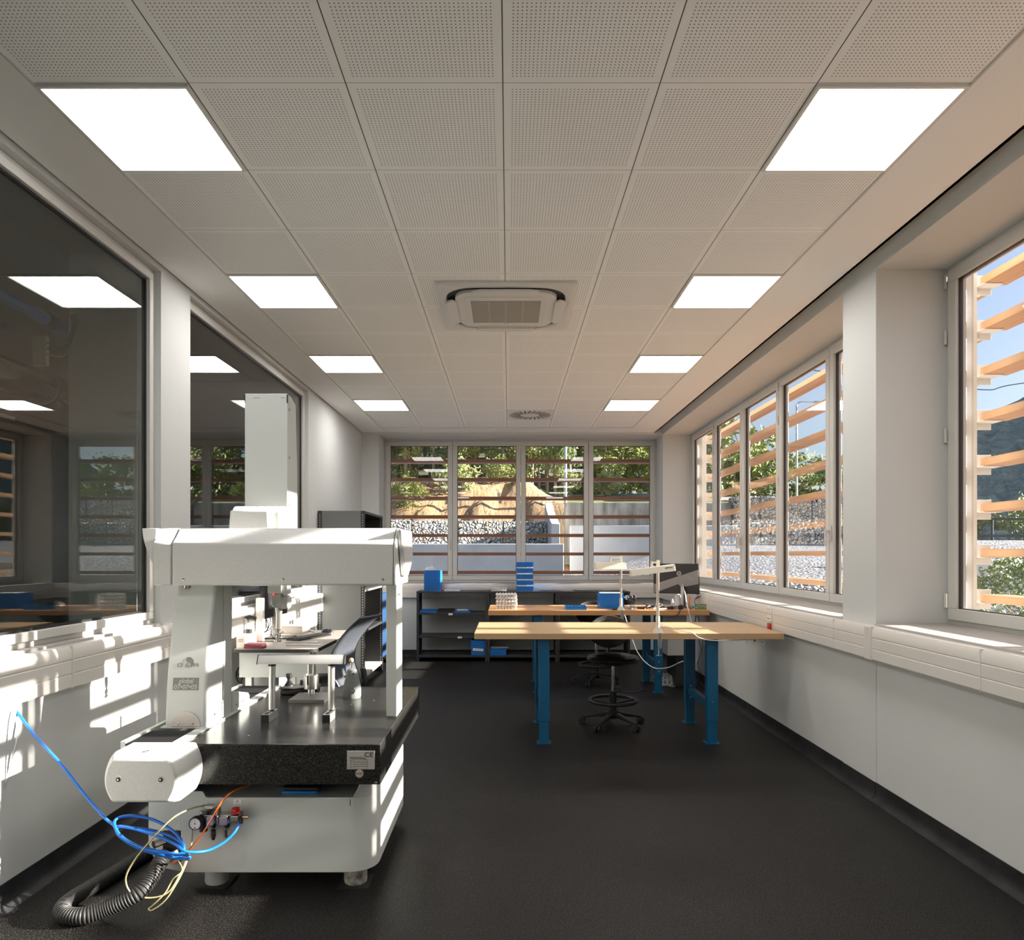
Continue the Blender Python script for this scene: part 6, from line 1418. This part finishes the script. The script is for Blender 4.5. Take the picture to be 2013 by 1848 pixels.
m_ = MB(); m_.box(q.x + 1.0, q.x + 1.5, 39.9, 40.1, gz(791.5, 40), gz(788.5, 40)); m_.build('lantern', M['galv'], t, bevel=.02)
m_ = MB(); m_.tube(spline([(18, 42, gz(778, 42) + 1.6), (gx(1912, 42), 42, gz(765, 42)), (gx(2013, 42), 42, gz(753, 42)), (44, 42, gz(740, 42) + 1.2)]), .028, 6); tag(m_.build('power_line', M['black']), 'thin black overhead wire crossing the sky', 'wire')
m_ = MB(); m_.tube([(8.6, 15.5, .9), (10.2, 18.0, 1.9)], .06, 8); tag(m_.build('handrail', M['galv']), 'slanted metal rail on the gravel seen low in the long right window', 'rail')
m_ = MB(); m_.cyl((gx(1062, 31.6) - 1.5, 33.0, 2.9), (gx(1062, 31.6) - 1.5, 33.0, 3.9), .05, 10); m_.b.free()

# ------------------------------------------------------------------ trees and bushes
def tree_proto(h_, cr, cz0, nleaf, lm, ls, trunk_r, branches=6, flat=1.0, seed=1):
    rnd = random.Random(seed)
    t = thing('tree', '', 'tree', (0, 0, 0))
    m_ = MB(); pts = [(0, 0, -.3)]
    for i in range(1, 6): pts.append((rnd.uniform(-.06, .06) * i, rnd.uniform(-.06, .06) * i, h_ * .95 * i / 5))
    m_.tube(spline(pts, 3), [trunk_r * (1 - .8 * i / 15) for i in range(16)], 8)
    tips = []
    for k in range(branches):
        z0 = h_ * rnd.uniform(cz0, .8); a = rnd.uniform(0, 2 * PI); L_ = cr * rnd.uniform(.5, 1) * (1.15 - z0 / h_ * .6)
        p0 = Vector((0, 0, z0)); p2 = p0 + Vector((math.cos(a) * L_, math.sin(a) * L_, L_ * rnd.uniform(.3, .9))); m_.tube([p0, (p0 + p2) / 2 + Vector((0, 0, -.05 * L_)), p2], [trunk_r * .4, trunk_r * .28, trunk_r * .12], 6); tips.append(p2)
    m_.build('trunk', M['bark'], t)
    m_ = MB(); cl = []
    for k in range(26):
        z = h_ * (cz0 + (1.0 - cz0) * rnd.random()); u = (z / h_ - cz0) / (1 - cz0); rr = cr * (math.sin(PI * min(1, .12 + u * .85)) ** .7) * math.sqrt(rnd.random()); a = rnd.uniform(0, 2 * PI)
        cl.append((Vector((rr * math.cos(a), rr * math.sin(a), z)), cr * rnd.uniform(.22, .42)))
    for tp in tips: cl.append((tp, cr * .3))
    for k in range(nleaf):
        c_, s_ = cl[rnd.randrange(len(cl))]; d = Vector((rnd.gauss(0, 1), rnd.gauss(0, 1), rnd.gauss(0, .8))).normalized() * s_ * rnd.random() ** .4
        p = c_ + d; u = Vector((rnd.gauss(0, 1), rnd.gauss(0, 1), rnd.gauss(0, 1))).normalized(); v = u.orthogonal().normalized(); e = ls * rnd.uniform(.6, 1.3)
        m_._f([m_.b.verts.new(p + u * e), m_.b.verts.new(p + v * e * .5), m_.b.verts.new(p - u * e), m_.b.verts.new(p - v * e * .5)])
    m_.build('foliage', lm, t, smooth=False, norm=False)
    return t
P1 = tree_proto(9, 1.6, .42, 2600, M['leaf_a'], .15, .13, seed=3)
P2 = tree_proto(8, 1.9, .30, 3000, M['leaf_b'], .16, .15, seed=8)
P3 = tree_proto(6, 2.1, .12, 3000, M['leaf_c'], .17, .14, seed=5)
P4 = tree_proto(2.2, 1.5, .05, 2200, M['leaf_c'], .11, .05, 8, seed=9)
P5 = tree_proto(2.0, .95, .05, 5200, M['leaf_b'], .042, .03, 9, seed=14)
used = {}
def plant(P_, x, y, label, group, sc=1, name=None, z=None):
    zz_ = HT(x, y) if z is None else z
    if P_.name not in used:
        used[P_.name] = 1; r_ = P_; r_.location = (x, y, zz_); r_.scale = (sc,) * 3; r_.rotation_euler = (0, 0, random.uniform(0, 6)); r_['label'] = label; r_['group'] = group
    else:
        r_ = dup(P_, (x, y, zz_), random.uniform(0, 6), label, group, sc)
    if name: r_.name = name
    return r_
random.seed(21)
rowsT = [(42.0, -15, 3.6, 19, 'front', .72), (45.5, -16, 4.5, 20, 'second', .85), (50, -17, 6, 20, 'third', 1.0), (55.5, -18, 8, 19, 'fourth', 1.1), (62, -20, 10, 18, 'hindmost', 1.25)]
for (y, xa, xb, n, nm, sc) in rowsT:
    for i in range(n):
        x = xa + (xb - xa) * (i + .5) / n + random.uniform(-.5, .5); P_ = P1 if (i * 7 + int(y)) % 3 else P2
        plant(P_, x, y + random.uniform(-1.2, 1.2), f'eucalyptus in the wood above the cutting, {nm} row, {ORD[i + 1]} from the left', 'trees above the rock cutting', sc * random.uniform(.9, 1.15), 'eucalyptus_tree')
for i in range(9):
    plant(P3, -11 + i * 1.75 + random.uniform(-.4, .4), 41.3, f'low bushy tree at the foot of the wood, {ORD[i + 1]} from the left', 'bushy undergrowth trees', random.uniform(.38, .58), 'undergrowth_tree')
for i, (x, y, sc) in enumerate(((6.6, 47, .72), (8.2, 49, .95), (10.2, 48, .85), (11.6, 51, .95), (7.4, 53, 1.2), (9.6, 55, 1.3), (12.2, 56, 1.2))):
    plant(P3, x, y, f'bushy tree above the road at the right of the back view, {ORD[i + 1]} planted', 'bushy trees above the road', sc, 'bushy_tree')['label'] = f'bushy olive green tree above the road, {"front" if i < 4 else "back"} row, {ORD[(i if i < 4 else i - 4) + 1]} from the left'
for i, (px, y, top) in enumerate(((1385, 44, 850), (1415, 43, 838), (1445, 42, 832), (1478, 43, 846), (1505, 44, 855), (1545, 44, 905), (1580, 43, 900), (1612, 42, 912), (1645, 43, 905), (1690, 44, 915))):
    x = gx(px, y); zg = min(HT(x, y), 4.2); hh = gz(top, y) - zg; P_ = P2 if i % 2 else P3; base = 8 if P_ == P2 else 6
    plant(P_, x, y, f'sunlit green tree behind the long right window, {ORD[i + 1]} from the left', 'trees beyond the long right window', hh / base, 'roadside_tree', zg)
for i, (x, y, sc) in enumerate(((-7.5, 35.6, .8), (-5.2, 35.8, .7), (-2.8, 37.2, .75), (-9.5, 36.5, .9), (-.5, 38.2, .6), (6.2, 43.5, .7), (9.2, 36.2, .55))):
    plant(P4, x, y, ['round shrub on the rock edge, second from the left', 'round shrub on the rock edge, third from the left', 'small shrub half way up the cutting', 'leftmost shrub on the rock edge', 'small shrub near the right end of the cutting', 'shrub on the grass above the road', 'shrub beside the lower road bend'][i], 'shrubs on the cutting', sc, 'shrub')
for i in range(7):
    plant(P4, 20 + i * 2.2, 32.5 + (i % 2), f'roadside bush behind the guard rail, {ORD[i + 1]} from the left', 'bushes behind the guard rail', .9, 'roadside_bush')
plant(P5, gx(2004, 9.4), 9.4, 'leafy shrub close outside the nearest right window', 'shrub by the parapet', .92, 'garden_shrub', -.42)
